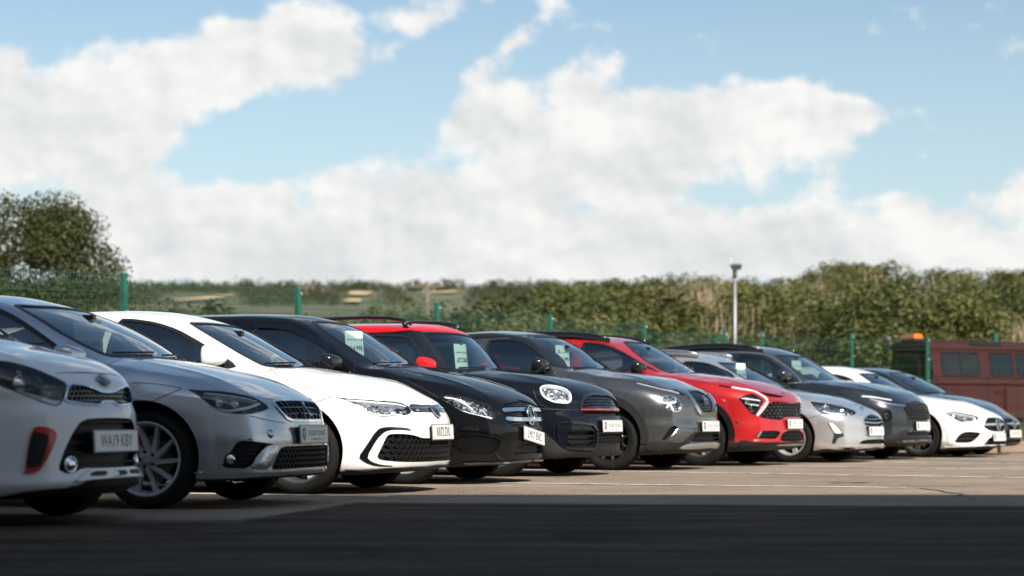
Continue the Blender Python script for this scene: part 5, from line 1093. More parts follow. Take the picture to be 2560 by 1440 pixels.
# ---------------------------------------------------------------- ground, hills, fields
def ground_mat(name, kind):
    m = bpy.data.materials.new(name); m.use_nodes = True; t = m.node_tree; N = NT(t); b = t.nodes['Principled BSDF']; tc = N.n('ShaderNodeTexCoord'); P = tc.outputs['Object']
    if kind == 'asphalt':
        agg = N.n('ShaderNodeTexVoronoi'); t.links.new(P, agg.inputs['Vector']); agg.inputs['Scale'].default_value = 95
        cell = N.n('ShaderNodeSeparateColor'); t.links.new(agg.outputs['Color'], cell.inputs[0])
        stone = N.mix(cell.outputs[0], (.22, .172, .135), (.60, .475, .37))
        c = N.mix(N.mr(agg.outputs['Distance'], .25, .62), stone, (.15, .118, .092))
        worn = N.mr(N.noise(P, .55, 5, .6), .35, .66); c = N.mix(N.math('MULTIPLY', worn, .45), c, (.46, .365, .285))
        streak = N.noise(N.mapping(P, (.25, 2.2, 1), rot=(0, 0, -.12)), 1.1, 5, .62); c = N.mix(N.mr(streak, .56, .74, 0, .55), c, (.085, .075, .066))
        spot = N.noise(P, 3.1, 4, .7); c = N.mix(N.mr(spot, .66, .72, 0, .6), c, (.045, .04, .037))
        peb = N.n('ShaderNodeTexVoronoi'); t.links.new(P, peb.inputs['Vector']); peb.inputs['Scale'].default_value = 17; pc = N.n('ShaderNodeSeparateColor'); t.links.new(peb.outputs['Color'], pc.inputs[0])
        c = N.mix(N.math('MULTIPLY', N.mr(peb.outputs['Distance'], .16, .12), N.mr(pc.outputs[0], .80, .82)), c, N.mix(pc.outputs[1], (.03, .028, .026), (.75, .66, .56)))
        tyre = N.noise(N.mapping(P, (.09, 1.3, 1), rot=(0, 0, .38)), 2.3, 4, .6); c = N.mix(N.mr(tyre, .55, .72, 0, .45), c, (.12, .10, .085))
        oil = N.noise(P, .8, 3, .5); c = N.mix(N.math('MULTIPLY', N.mr(oil, .62, .70), N.mr(N.noise(P, 6, 3, .6), .4, .6)), c, (.075, .066, .058))
        fine = N.noise(P, 42, 3, .7); c = N.mix(N.mr(fine, .62, .72, 0, .55), c, (.04, .036, .033))
        # newer, darker bound surface on the aisle side, foreground shade painted into its colour
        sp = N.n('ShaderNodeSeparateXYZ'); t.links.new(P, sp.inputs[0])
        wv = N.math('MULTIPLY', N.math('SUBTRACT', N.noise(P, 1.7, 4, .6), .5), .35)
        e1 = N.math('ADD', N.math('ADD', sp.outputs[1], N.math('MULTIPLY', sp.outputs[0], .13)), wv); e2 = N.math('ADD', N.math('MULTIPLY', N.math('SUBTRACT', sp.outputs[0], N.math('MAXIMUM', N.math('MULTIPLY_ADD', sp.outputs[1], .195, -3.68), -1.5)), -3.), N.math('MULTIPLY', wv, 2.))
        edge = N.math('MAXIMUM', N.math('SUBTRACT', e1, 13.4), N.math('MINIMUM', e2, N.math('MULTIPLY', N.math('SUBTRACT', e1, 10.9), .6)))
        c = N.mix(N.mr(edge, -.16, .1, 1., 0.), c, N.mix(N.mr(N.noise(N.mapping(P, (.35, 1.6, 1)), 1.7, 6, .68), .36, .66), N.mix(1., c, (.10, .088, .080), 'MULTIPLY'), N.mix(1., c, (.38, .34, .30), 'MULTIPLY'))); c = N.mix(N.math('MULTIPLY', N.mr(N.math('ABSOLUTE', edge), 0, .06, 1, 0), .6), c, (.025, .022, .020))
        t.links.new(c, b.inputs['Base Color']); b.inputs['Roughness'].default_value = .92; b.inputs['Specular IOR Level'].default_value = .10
        h = N.math('ADD', N.math('MULTIPLY', agg.outputs['Distance'], -.8), N.math('MULTIPLY', N.noise(P, 7, 3), .7)); t.links.new(N.bump(h, .9, .009), b.inputs['Normal'])
    else:
        A, B_, C, s_ = dict(grass=((.045, .06, .018), (.11, .105, .04), (.15, .12, .06), .35), hill=((.06, .068, .034), (.115, .115, .058), (.15, .135, .08), .02), field=((.52, .37, .19), (.60, .45, .25), (.45, .31, .15), .08))[kind]
        c = N.mix(N.mr(N.noise(P, s_, 6, .65), .35, .65), A, B_); c = N.mix(N.mr(N.noise(P, s_*4, 4, .6), .5, .75, 0, .7), c, C)
        t.links.new(c, b.inputs['Base Color']); b.inputs['Roughness'].default_value = .95
    MATS[name] = m
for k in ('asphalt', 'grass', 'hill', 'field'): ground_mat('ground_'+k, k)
def smooth01(t): t = min(1, max(0, t)); return t*t*(3-2*t)
def rise_at(t): return float(np.interp(t, [-.3, 0., .04, .07, .12, .17, .22, .30], [.3, .35, 2.4, 4.0, 4.4, 5.2, 5.0, 5.0]))
def hill_z(x, y):
    """terrain height: level car park, a scrub bank on the right, a ridge far away"""
    if y < 46: return -.02
    t = x/y
    z = rise_at(t)*smooth01((y-47)/44)
    far = y*(.0575+.0072*smooth01((y-200)/500))*smooth01((y-110)/130)
    return max(z*(1-smooth01((y-100)/60))+far, -.02)-.02
def terrain():
    ys = np.concatenate([[-300, -60, -10, 10, 30, 44, 46], np.arange(48, 110, 3.), np.arange(112, 240, 9.), np.arange(250, 900, 26.), [1000, 1500, 3000]]); ts = np.concatenate([[-6, -3, -1.5, -.8], np.arange(-.5, .51, .02), [.8, 1.5, 3, 6]])
    V = []; F = []; n = len(ts)
    for y in ys:
        for t in ts:
            yy = max(y, 40); x = t*yy if y > 40 else t*(60 if y < -50 else 40)
            z = hill_z(x, y) if y > 46 else -.02
            if y > 900: z = hill_z(x, 850)-.004*(y-850)
            V.append((x, y, z))
    for i in range(len(ys)-1):
        for j in range(n-1): F.append((i*n+j, i*n+j+1, (i+1)*n+j+1, (i+1)*n+j))
    mi = []
    for f in F: yc = sum(V[i][1] for i in f)/4; mi.append(0 if yc < 105 else 1)
    tag(mesh_obj('terrain', V, F, ['ground_grass', 'ground_hill'], None, True, mi), kind='structure')
terrain()
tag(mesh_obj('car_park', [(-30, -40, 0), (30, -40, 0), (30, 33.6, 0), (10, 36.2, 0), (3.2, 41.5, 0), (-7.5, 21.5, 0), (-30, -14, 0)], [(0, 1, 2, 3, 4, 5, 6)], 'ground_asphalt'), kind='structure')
def field(pts, name='stubble_field'):
    P = [Vector((t*y, y, 0)) for t, y in pts]; V = []; n = 14; F = []
    for i in range(n+1):
        a = P[0].lerp(P[1], i/n); b = P[3].lerp(P[2], i/n)
        for j in range(6): q = a.lerp(b, j/5); V.append((q.x, q.y, hill_z(q.x, q.y)+.6))
    for i in range(n):
        for j in range(5): F.append((i*6+j, (i+1)*6+j, (i+1)*6+j+1, i*6+j+1))
    tag(mesh_obj(name, V, F, 'ground_field'), kind='structure')
field([(-.174, 375), (-.150, 410), (-.138, 520), (-.152, 470)])
field([(-.082, 520), (-.073, 510), (-.069, 590), (-.081, 600)])
field([(-.084, 340), (-.076, 335), (-.075, 400), (-.084, 410)])
field([(-.046, 560), (-.030, 570), (-.024, 660), (-.034, 620)])

# ---------------------------------------------------------------- painted bay lines
def line_mat():
    m = bpy.data.materials.new('worn_line'); m.use_nodes = True; t = m.node_tree; N = NT(t); b = t.nodes['Principled BSDF']; tc = N.n('ShaderNodeTexCoord'); P = tc.outputs['Object']
    w = N.math('ADD', N.noise(P, 4, 5, .7), N.math('MULTIPLY', N.noise(P, 60, 2, .6), .35)); t.links.new(N.mix(N.mr(w, .66, .80), (.80, .77, .71), (.21, .18, .155)), b.inputs['Base Color']); b.inputs['Roughness'].default_value = .8; MATS['worn_line'] = m
line_mat()
def bay_line(a, b, w=.13):
    A, B_ = Vector((*a, .004)), Vector((*b, .004)); d = (B_-A).normalized(); s_ = Vector((-d.y, d.x, 0))*w/2; V = []; n = 12
    for i in range(n+1): p = A.lerp(B_, i/n); V += [tuple(p+s_), tuple(p-s_)]
    tag(mesh_obj('bay_line', V, [(2*i, 2*i+1, 2*i+3, 2*i+2) for i in range(n)], 'worn_line'), kind='structure')
for a, b in (((-3.6, 18.9), (3.24, 16.45)), ((-1.9, 23.6), (4.95, 19.2)), ((-.2, 26.6), (5.9, 22.3)), ((1.1, 29.6), (7.1, 24.6)), ((3.6, 31.4), (9.0, 25.6)), ((-4.4, 15.9), (-.9, 14.6))): bay_line(a, b)
cr = MB(); pts = [(3.32, 16.3), (3.37, 15.75), (3.34, 15.4), (3.38, 15.0), (3.27, 14.7), (3.30, 14.35), (3.22, 13.95)]
for (x0, y0), (x1, y1) in zip(pts[:-1], pts[1:]): cr.add([(x0-.012, y0, .003), (x0+.016, y0, .003), (x1+.014, y1, .003), (x1-.012, y1, .003)], [(0, 1, 2, 3)])
tag(cr.build('tarmac_crack', 'black'), kind='structure')

# ---------------------------------------------------------------- welded mesh fence
mat('fence_green', (.010, .115, .075), .4, coat=.2, noise=(6, .15)); mat('wire_green', (.024, .090, .060), .4); mat('bolt', (.55, .56, .55), .3, .9)
mat('stone', (.26, .20, .14), .85, noise=(5, .35), bump=(30, .5, .01)); mat('concrete', (.36, .35, .33), .9, noise=(3, .2))
def fence_post(root, x, y, h, rz, w=.08, dpt=.06):
    b = MB(); b.box((0, 0, h/2), (w, dpt, h)); b.box((0, 0, h+.004), (w*.96, dpt*.96, .008))
    o = b.build('post', 'fence_green', root); o.location = (x, y, 0); o.rotation_euler = (0, 0, rz)
    for z in (h-.07, h-.48, h-.95):
        c = MB(); c.box((w*.30, -dpt/2-.008, z), (.045, .014, .045)); c.lathe([(0, .0), (.012, -.002), (.014, -.012)], 8); c.V = c.V[:8]+[(a+w*.30, b_-dpt/2-.016, q+z) for a, b_, q in c.V[8:]]
        k = c.build('fixing_clip', 'bolt', o)
def fence_panel(root, a, b, za, zb_):
    """mesh panel of wires with folded stiffeners between two posts"""
    A, B_ = Vector((*a, 0)), Vector((*b, 0)); L = (B_-A).length; d = (B_-A)/L; nrm = Vector((d.y, -d.x, 0)); n = max(2, int(L/.055)); m = MB()
    rows = [(0, 0), (-.03, 0), (-.145, 0), (-.255, .075), (-.365, 0), (-.60, 0), (-.85, 0), (-.96, .06), (-1.07, 0), (-1.35, 0), (-1.6, 0), (-1.71, .06), (-1.82, 0), (-2.05, 0), (-2.28, 0)]
    for i in range(n+1):
        t = i/n; p = A.lerp(B_, t); zt = za+(zb_-za)*t
        m.tube([tuple(p+nrm*o+Vector((0, 0, zt+z))) for z, o in rows if zt+z > .03], .0032, 4, 0, False)
    for z, o in rows[1:]:
        m.tube([tuple(A+nrm*(o-.006)+Vector((0, 0, za+z))), tuple(B_+nrm*(o-.006)+Vector((0, 0, zb_+z)))], .0037, 4, 0, False)
    m.build('mesh_panel', 'wire_green', root)
fr = empty('mesh_fence'); tag(fr, 'long green welded mesh fence with folded wires running away behind the row of cars', 'fence')
PO = [(-6.6, 22.1), (-4.899, 25.25), (-3.012, 28.15), (-1.190, 31.65), (.668, 35.15), (2.521, 38.2), (4.42, 41.7)]
PZ = [(2.29, 2.415), (2.30, 2.414), (2.257, 2.41), (2.27, 2.41), (2.29, 2.41), (2.24, 2.36)]
for i, (x, y) in enumerate(PO):
    a = math.atan2(PO[min(i+1, 6)][1]-PO[max(i-1, 0)][1], PO[min(i+1, 6)][0]-PO[max(i-1, 0)][0]); fence_post(fr, x, y, 2.4, a)
    if i < 6: fence_panel(fr, (x, y-.05), (PO[i+1][0]-.03, PO[i+1][1]-.08), *PZ[i])
b = MB(); b.box((0, 0, 1.13), (.07, .06, 2.27)); o = b.build('short_post', 'fence_green', fr); o.location = (4.25, 41.5, 0)
fr2 = empty('mesh_fence'); tag(fr2, 'green welded mesh fence at the end of the car park before the old red vehicle', 'fence')
PO2 = [(5.25, 42.0), (7.31, 43.0), (8.94, 43.0), (12.3, 43.0), (15.3, 43.0)]
for i, (x, y) in enumerate(PO2):
    fence_post(fr2, x, y, (2.40, 2.405, 2.33, 2.39, 2.38)[i], .1, .07)
    if i < 4: fence_panel(fr2, (x, y-.05), (PO2[i+1][0], PO2[i+1][1]-.05), 2.31, 2.31)
fence_panel(fr2, PO[6], PO2[0], 2.25, 2.25)
b = MB(); b.box((0, 0, 1.35), (.09, .08, 2.7)); b.box((0, 0, 2.705), (.095, .085, .012)); o = b.build('fence_post', 'fence_green'); o.location = (12.1, 50, 0); tag(o, 'green post top showing above the roof of the old red vehicle', 'fence post')
# stone edging at the end of the bays
for i in range(6):
    b = MB(); b.box((0, 0, .1), (.50+.04*math.sin(i*2.3), .22, .21+.02*math.sin(i*5.1)), 0, None, .93); o = b.build('kerb_stone', 'stone'); o.location = (7.85+.545*i, 33.45+.03*math.sin(i*3.7), 0); o.rotation_euler = (0, 0, .03*math.sin(i*7.)); bv = o.modifiers.new('worn', 'BEVEL'); bv.width = .02; bv.segments = 2
    tag(o, 'brown stone block in the edging at the right end of the car park', 'kerb stone', 'brown stone blocks along the edge of the car park')

# ---------------------------------------------------------------- lighting column, poles
mat('galvanised', (.30, .31, .33), .5, .6, noise=(5, .15)); mat('timber_pole', (.16, .13, .10), .9, noise=(4, .3)); mat('lamp_grey', (.12, .11, .10), .5); mat('orange_plastic', (.80, .16, .012), .35); mat('white_plastic', (.75, .75, .73), .4)
lp = empty('lamp_column', (5.17, 46.4, 0.)); tag(lp, 'tall galvanised lighting column with a floodlight head rising above the scrub bank', 'lamp post')
b = MB(); b.tube([(0, 0, -.1), (0, 0, 2.0), (0, 0, 3.9)], [.050, .045, .040], 12); b.build('column', 'galvanised', lp, True)
b = MB(); b.tube([(0, 0, 3.85), (0, 0, 4.02)], .052, 10); b.build('collar', 'lamp_grey', lp, True)
b = MB(); b.box((.02, -.03, 4.10), (.20, .18, .10), 0, Matrix.Rotation(.25, 3, 'X'), 1.35); o = b.build('floodlight', 'lamp_grey', lp); g = MB(); g.box((.02, -.04, 4.04), (.18, .13, .012), 0, Matrix.Rotation(.25, 3, 'X')); g.build('lamp_glass', 'lens', o)
b = MB(); b.tube([(-.09, 0, 4.12), (-.09, 0, 4.30)], .010, 6); b.build('aerial', 'white_plastic', lp)
for i, (t, y, zt, lab) in enumerate(((-.0424, 150, 10.9, 'timber pole with a cross arm standing in the scrub left of the pale field'), (-.103, 330, 22.6, 'distant timber pole on the far hill above the second fence panel'))):
    z0 = hill_z(t*y, y); p = empty('utility_pole', (t*y, y, z0)); tag(p, lab, 'pole'); h = zt-z0
    b = MB(); b.tube([(0, 0, -.5), (0, 0, h)], [.17, .12], 8); b.build('pole', 'timber_pole', p, True); b = MB(); b.box((0, 0, h-.35), (2.6, .14, .16)); 
    o = b.build('cross_arm', 'timber_pole', p)
    for x in (-1.1, 0, 1.1): c = MB(); c.tube([(x, 0, h-.25), (x, 0, h-.02)], .05, 6); c.build('insulator', 'white_plastic', o)
# marker stake behind the white car
b = MB(); b.tube([(0, 0, 0), (0, 0, 1.80)], .03, 8); st = b.build('marker_stake', 'orange_plastic'); st.location = (-5.42, 26.0, .14); tag(st, 'orange and white marker stake against the fence behind the white hatchback', 'stake')
b = MB(); b.tube([(.058, 0, 0), (.058, 0, 1.82)], .022, 8); b.build('white_strip', 'white_plastic', st)

# ---------------------------------------------------------------- vegetation
def leaf_mat(name, ramp, var=.6):
    m = bpy.data.materials.new(name); m.use_nodes = True; t = m.node_tree; N = NT(t); b = t.nodes['Principled BSDF']; tc = N.n('ShaderNodeTexCoord'); oi = N.n('ShaderNodeObjectInfo')
    r = N.n('ShaderNodeValToRGB'); e = r.color_ramp.elements; e[0].color = (*ramp[0], 1); e[1].color = (*ramp[-1], 1)
    for i, c in enumerate(ramp[1:-1]): x = e.new((i+1)/(len(ramp)-1)); x.color = (*c, 1)
    f = N.math('ADD', N.math('MULTIPLY', N.noise(tc.outputs['Object'], 1.6, 3, .7), .9), N.math('MULTIPLY', N.math('SUBTRACT', oi.outputs['Random'], .55), var), clamp=True); f = N.mr(f, .2, .75); t.links.new(f, r.inputs[0])
    g = N.n('ShaderNodeNewGeometry'); c2 = N.mix(N.math('MULTIPLY', g.outputs['Random Per Island'], .38), r.outputs[0], (.14, .14, .035)); t.links.new(c2, b.inputs['Base Color'])
    b.inputs['Roughness'].default_value = .55; b.inputs['Specular IOR Level'].default_value = .3
    tr = N.n('ShaderNodeBsdfTranslucent'); t.links.new(c2, tr.inputs[0]); mx = N.n('ShaderNodeMixShader'); mx.inputs[0].default_value = .34; out = t.nodes['Material Output']; t.links.new(b.outputs[0], mx.inputs[1]); t.links.new(tr.outputs[0], mx.inputs[2]); t.links.new(mx.outputs[0], out.inputs[0]); MATS[name] = m
leaf_mat('leaf_green', [(.085, .105, .030), (.145, .155, .050), (.215, .20, .075)]); leaf_mat('leaf_dark', [(.034, .058, .018), (.060, .085, .028), (.10, .115, .04)]); leaf_mat('leaf_olive', [(.13, .125, .045), (.21, .18, .075), (.30, .25, .12)])
leaf_mat('leaf_rust', [(.11, .08, .02), (.22, .115, .022), (.36, .17, .03)]); leaf_mat('leaf_oak', [(.028, .040, .012), (.048, .060, .018), (.085, .09, .027)], .1); mat('dry_stem', (.36, .28, .18), .9, noise=(1.2, .35)); mat('bark', (.075, .06, .048), .95, noise=(3, .4), bump=(14, .7, .02)); leaf_mat('leaf_far', [(.032, .042, .022), (.050, .058, .030), (.078, .082, .042)])
def leaves(n, centres, radii, size, rs, flat=.85):
    """leaf-sized quads in clumps; returns verts and faces"""
    k = rs.randint(0, len(centres), n); c = np.array(centres)[k]; r = np.array(radii)[k]
    d = rs.normal(size=(n, 3)); d /= np.linalg.norm(d, axis=1, keepdims=True); p = c+d*(r*rs.uniform(.45, 1.05, n)**.7)[:, None]*[1, 1, .8]
    nn = d+rs.normal(size=(n, 3))*.75; nn[:, 2] += flat; nn /= np.linalg.norm(nn, axis=1, keepdims=True); u = np.cross(nn, rs.normal(size=(n, 3))); u /= np.linalg.norm(u, axis=1, keepdims=True); v = np.cross(nn, u); s_ = size*rs.uniform(.6, 1.35, n)[:, None]
    V = np.stack([p-u*s_*.5, p+v*s_*.32+nn*s_*.08, p+u*s_*.62, p-v*s_*.32+nn*s_*.08], 1).reshape(-1, 3)
    return V, np.arange(4*n).reshape(-1, 4)
def fast_mesh(name, V, F, m):
    me = bpy.data.meshes.new(name); V = np.asarray(V, np.float32); F = np.asarray(F, np.int32); me.vertices.add(len(V)); me.vertices.foreach_set('co', V.ravel()); me.loops.add(F.size); me.loops.foreach_set('vertex_index', F.ravel()); me.polygons.add(len(F)); me.polygons.foreach_set('loop_start', np.arange(0, F.size, F.shape[1])); me.polygons.foreach_set('loop_total', np.full(len(F), F.shape[1])); me.update(calc_edges=True); me.materials.append(MATS[m]); return me
def clumps(rs, n, w, h, spread=.5, cr=.32, low=.15):
    C = []; Rr = []
    for i in range(n):
        a = rs.uniform(0, 2*math.pi); q = rs.uniform(0, 1)**.5; z = rs.uniform(low, .92); wz = math.sqrt(max(.05, 1-((z-.42)/.62)**2)); C.append((w*.5*q*wz*math.cos(a), w*.5*q*wz*math.sin(a), h*z)); Rr.append(rs.uniform(.5, 1.1)*cr*w*.5)
    return C, Rr
def bush_template(kind, mat_, seed, n=950, cl=60, w=1., h=1., size=.034):
    rs = np.random.RandomState(seed); C, Rr = clumps(rs, cl, w, h)
    V, F = leaves(n, C, Rr, size, rs); me = fast_mesh('crown', V, F, mat_)
    s = MB()
    for i in range(7):
        c = C[rs.randint(len(C))]; s.tube([(c[0]*.12, c[1]*.12, -.05), (c[0]*.5, c[1]*.5, c[2]*.55), tuple(c)], [.022, .014, .005], 4, 0, False)
    return me, s
def make_thing(name, label, cat, group, crown_me, stems, stem_mat='bark', trunk='stems'):
    e = empty(name); tag(e, label, cat, group); o = bpy.data.objects.new('crown', crown_me); COL.objects.link(o); o.parent = e
    if stems is not None: stems.build(trunk, stem_mat, e)
    return e
TPL = {}
KINDS = dict(green=('leaf_green', 'mid green rounded scrub bush growing on the bank beyond the fence', 'bush'), dark=('leaf_dark', 'dark green dense bush growing on the bank beyond the fence', 'bush'), olive=('leaf_olive', 'yellowish olive bush growing among the scrub beyond the fence', 'bush'), rust=('leaf_rust', 'orange brown turning bush among the green scrub beyond the fence', 'bush'))
for kn, (mm, lab, ct) in KINDS.items():
    for v in range(3 if kn != 'rust' else 1):
        me, stm = bush_template(kn, mm, 40+v+len(kn)*7, 5200 if kn != 'rust' else 800); TPL[(kn, v)] = make_thing('scrub_bush', lab, ct, kn+' scrub bushes on the bank', me, stm)
def dry_template(seed):
    rs = np.random.RandomState(seed); V = []; F = []
    for i in range(90):
        x, y = rs.normal(size=2)*.24; h = rs.uniform(.45, 1.); lx, ly = rs.normal(size=2)*.10; w = rs.uniform(.006, .014); a = rs.uniform(0, math.pi); c, s_ = math.cos(a)*w, math.sin(a)*w; b = len(V)
        V += [(x-c, y-s_, 0), (x+c, y+s_, 0), (x+lx+c*.4, y+ly+s_*.4, h), (x+lx-c*.4, y+ly-s_*.4, h)]; F.append((b, b+1, b+2, b+3))
        for k in range(3): zz = h*rs.uniform(.5, 1); q = rs.normal(size=2)*.09; b = len(V); f = zz/h; V += [(x+lx*f, y+ly*f, zz), (x+lx*f+.008, y+ly*f, zz), (x+lx*f+q[0]+.004, y+ly*f+q[1], zz+.10), (x+lx*f+q[0], y+ly*f+q[1], zz+.10)]; F.append((b, b+1, b+2, b+3))
    e = empty('dry_stems'); tag(e, 'clump of pale bare dry stems standing among the scrub beyond the fence', 'dry plant', 'pale dry stem clumps on the bank'); o = bpy.data.objects.new('stems', fast_mesh('stems', np.array(V), np.array(F), 'dry_stem')); COL.objects.link(o); o.parent = e; return e
for v in range(2): TPL[('dry', v)] = dry_template(90+v)
used = set(); PLACED = 0
DESC = dict(green='mid green scrub bush', dark='dark green dense bush', olive='yellowish olive bush', rust='orange brown bush', dry='pale dry stem clump')
def plant(kn, x, y, w, h, rs):
    global PLACED
    if 7.0 < x < 15 and y < 53 or abs(x-5.17) < .8+w*.3 and y < 49: return
    v = rs.randint(3) if kn in ('green', 'dark', 'olive') else rs.randint(2) if kn == 'dry' else 0; t = TPL[(kn, v)]
    o = t if (kn, v) not in used else copy_tree(t); used.add((kn, v))
    where = ('at the left' if x/y < -.12 else 'left of the lamp column' if x/y < .0 else 'by the lamp column' if x/y < .13 else 'above the red vehicle' if x/y < .22 else 'at the right end'); row = 'behind the mesh fence' if y < 53.5 else 'low on the bank' if y < 66 else 'halfway up the bank' if y < 88 else 'on the skyline'
    o['label'] = DESC[kn]+' '+row+' '+where; o['group'] = DESC[kn].replace('bush', 'bushes').replace('clump', 'clumps')+' '+row+' '+where; o.location = (x, y, hill_z(x, y)-.05); o.scale = (w, w, h); o.rotation_euler = (0, 0, rs.uniform(0, 6.28)); PLACED += 1
rsv = np.random.RandomState(5)
def kind_at(t, y, rs):
    q = rs.rand(); n_ = math.sin(t*61+y*.31)+math.sin(t*37-y*.17+2)
    if t > .11 and n_ > .35 and q < .62: return 'dry'
    if q < .09 and t > .0: return 'rust'
    if t > .04 and (q > .93 or t > .10 and math.sin(t*90+y*.2) > .9): return 'dry'
    if n_ < -.9: return 'dark'
    return 'olive' if q < .40 else 'dark' if q < .50 else 'dry' if q < .58 else 'green'
SKY = [(-.20, 745), (-.08, 744), (-.05, 735), (0, 728), (.02, 718), (.032, 702), (.05, 692), (.075, 684), (.09, 683), (.105, 692), (.135, 690), (.155, 670), (.166, 652), (.182, 650), (.19, 672), (.21, 674), (.225, 668), (.24, 672), (.26, 664), (.30, 662)]
# rows of scrub, nearest first; the skyline row follows the top of the bank
for y, step, hh, t0, t1 in ((47.5, .030, 1.9, -.30, .29), (51, .034, 2.5, -.30, .30), (56, .032, 2.9, -.30, .30), (62, .030, 3.15, -.30, .30), (69, .034, 2.6, .00, .30), (76, .032, 2.6, .02, .30), (84, .030, 2.6, .03, .30)):
    t = t0+rsv.uniform(0, step)
    while t < t1:
        yy = y+rsv.uniform(-2.2, 2.2); s_ = 1.12 if t > 0.02 else 1.33; h = hh*s_*(rsv.uniform(.55, 1.38) if t > .02 else rsv.uniform(.84, 1.05)); h = min(h, (1048-np.interp(t, [q for q, _ in SKY], [q for _, q in SKY])-9)/5000*yy+.565-hill_z(t*yy, yy)); h *= 1 if rsv.rand() < .5 else rsv.uniform(.75, 1); kn = kind_at(t, yy, rsv); plant(kn, t*yy, yy, h*rsv.uniform(.95, 1.5) if kn != 'dry' else h*1.0, h*(1.04 if kn == 'dry' else 1), rsv); t += step*rsv.uniform(.45, .95)
t = .012
while t < .30:
    yy = 92+rsv.uniform(-3, 3); top = (1048-np.interp(t, [a for a, _ in SKY], [b for _, b in SKY])+rsv.uniform(-5, 3))/5000*yy+.565; h = max(1.6, top-hill_z(t*yy, yy))*1.02; kn = 'green' if rsv.rand() < .5 else 'dark' if rsv.rand() < .5 else 'olive'; plant(kn, t*yy, yy, h*rsv.uniform(1.0, 1.5), h, rsv); t += rsv.uniform(.010, .020)
for k_, t_ in TPL.items():
    if k_ not in used:
        for c_ in list(t_.children): bpy.data.objects.remove(c_)
        bpy.data.objects.remove(t_)
# taller young trees that stand out
def tree(name, label, x, y, h, w, mat_, seed, n, size, cl, group=None, cr=.26, low=.2):
    rs = np.random.RandomState(seed); C, Rr = clumps(rs, cl, w, h, cr=cr, low=low); V, F = leaves(n, C, Rr, size, rs)
    e = empty(name, (x, y, hill_z(x, y)-.05)); tag(e, label, 'tree', group); o = bpy.data.objects.new('crown', fast_mesh('crown', V, F, mat_)); COL.objects.link(o); o.parent = e
    s = MB(); r0 = h*.022; s.tube([(0, 0, -.2), (.02*h, 0, h*.3), (0, .01*h, h*.62), (.01*h, 0, h*.88)], [r0*1.4, r0, r0*.6, r0*.2], 8, 0, False)
    for i in range(0, cl, 2): c = C[i]; zb_ = min(h*.75, c[2]*.62); s.tube([(0, 0, zb_), (c[0]*.5, c[1]*.5, (zb_+c[2])/2+.02*h), tuple(c)], [r0*.5, r0*.3, r0*.1], 5, 0, False)
    s.build('trunk', 'bark', e); return e
tree('scrub_tree', 'feathery young tree rising above the bank right of the lamp column', .168*88, 88, 2.6, 3.4, 'leaf_green', 71, 2600, .13, 34)
tree('scrub_tree', 'second feathery young tree on the bank skyline, just right of the first', .180*89, 89, 2.6, 2.8, 'leaf_dark', 72, 2200, .13, 30)
tree('scrub_tree', 'spiky young tree standing above the fence near the timber pole', -.060*62, 62, 4.5, 2.6, 'leaf_green', 73, 2200, .13, 40, low=.15)
tree('scrub_tree', 'slim young tree just right of the spiky one above the fence', -.047*63, 63, 4.4, 2.2, 'leaf_green', 74, 1800, .13, 34, low=.15)
tree('oak_tree', 'large spreading oak tree at the left edge behind the mesh fence', -15.0, 52, 6.75, 10.4, 'leaf_oak', 75, 120000, .10, 130, cr=.215, low=.06)
# far woods and hedges on the ridge, too many to count
def far_wood():
    rs = np.random.RandomState(31); Vs = []; Fs = []; b = 0
    def lump(x, y, h, w, n):
        nonlocal b
        C, Rr = clumps(rs, 9, w, h, cr=.42, low=.2); V, F = leaves(n, C, Rr, h*.20, rs); V = V+[x, y, hill_z(x, y)-.3]; Vs.append(V); Fs.append(F+b); b += len(V)
    FD = ((-.156, .024, 560), (-.075, .013, 640), (-.037, .018, 680))
    for i in range(420):
        t = rs.uniform(-.30, .06); y = rs.uniform(690, 740); lump(t*y, y, rs.choice([1.6, 2.4, 3.4, 4.4]), rs.uniform(5, 11), 80)
    for i in range(1500):
        t = rs.uniform(-.30, .06); y = rs.uniform(300, 690)
        if any(abs(t-c) < w_ and y < d_ for c, w_, d_ in FD): continue
        lump(t*y, y, rs.uniform(1.2, 2.9), rs.uniform(4, 10), 60)
    o = bpy.data.objects.new('far_woodland', fast_mesh('far_woodland', np.concatenate(Vs), np.concatenate(Fs), 'leaf_far')); COL.objects.link(o); tag(o, kind='stuff')
far_wood()
# rough grass between the fence and the scrub
def rough_grass():
    rs = np.random.RandomState(44); n = 26000; y = rs.uniform(43.6, 66, n); x = rs.uniform(-.31, .31, n)*y; h = rs.uniform(.25, .75, n); a = rs.uniform(0, math.pi, n); w = rs.uniform(.02, .05, n); lx = rs.normal(size=(n, 2))*.18
    z = np.array([hill_z(p, q) for p, q in zip(x, y)]); c, s_ = np.cos(a)*w, np.sin(a)*w
    V = np.stack([np.stack([x-c, y-s_, z], 1), np.stack([x+c, y+s_, z], 1), np.stack([x+lx[:, 0], y+lx[:, 1], z+h], 1)], 1).reshape(-1, 3)
    o = bpy.data.objects.new('rough_grass', fast_mesh('rough_grass', V, np.arange(3*n).reshape(-1, 3), 'leaf_olive')); COL.objects.link(o); tag(o, kind='stuff')
rough_grass()

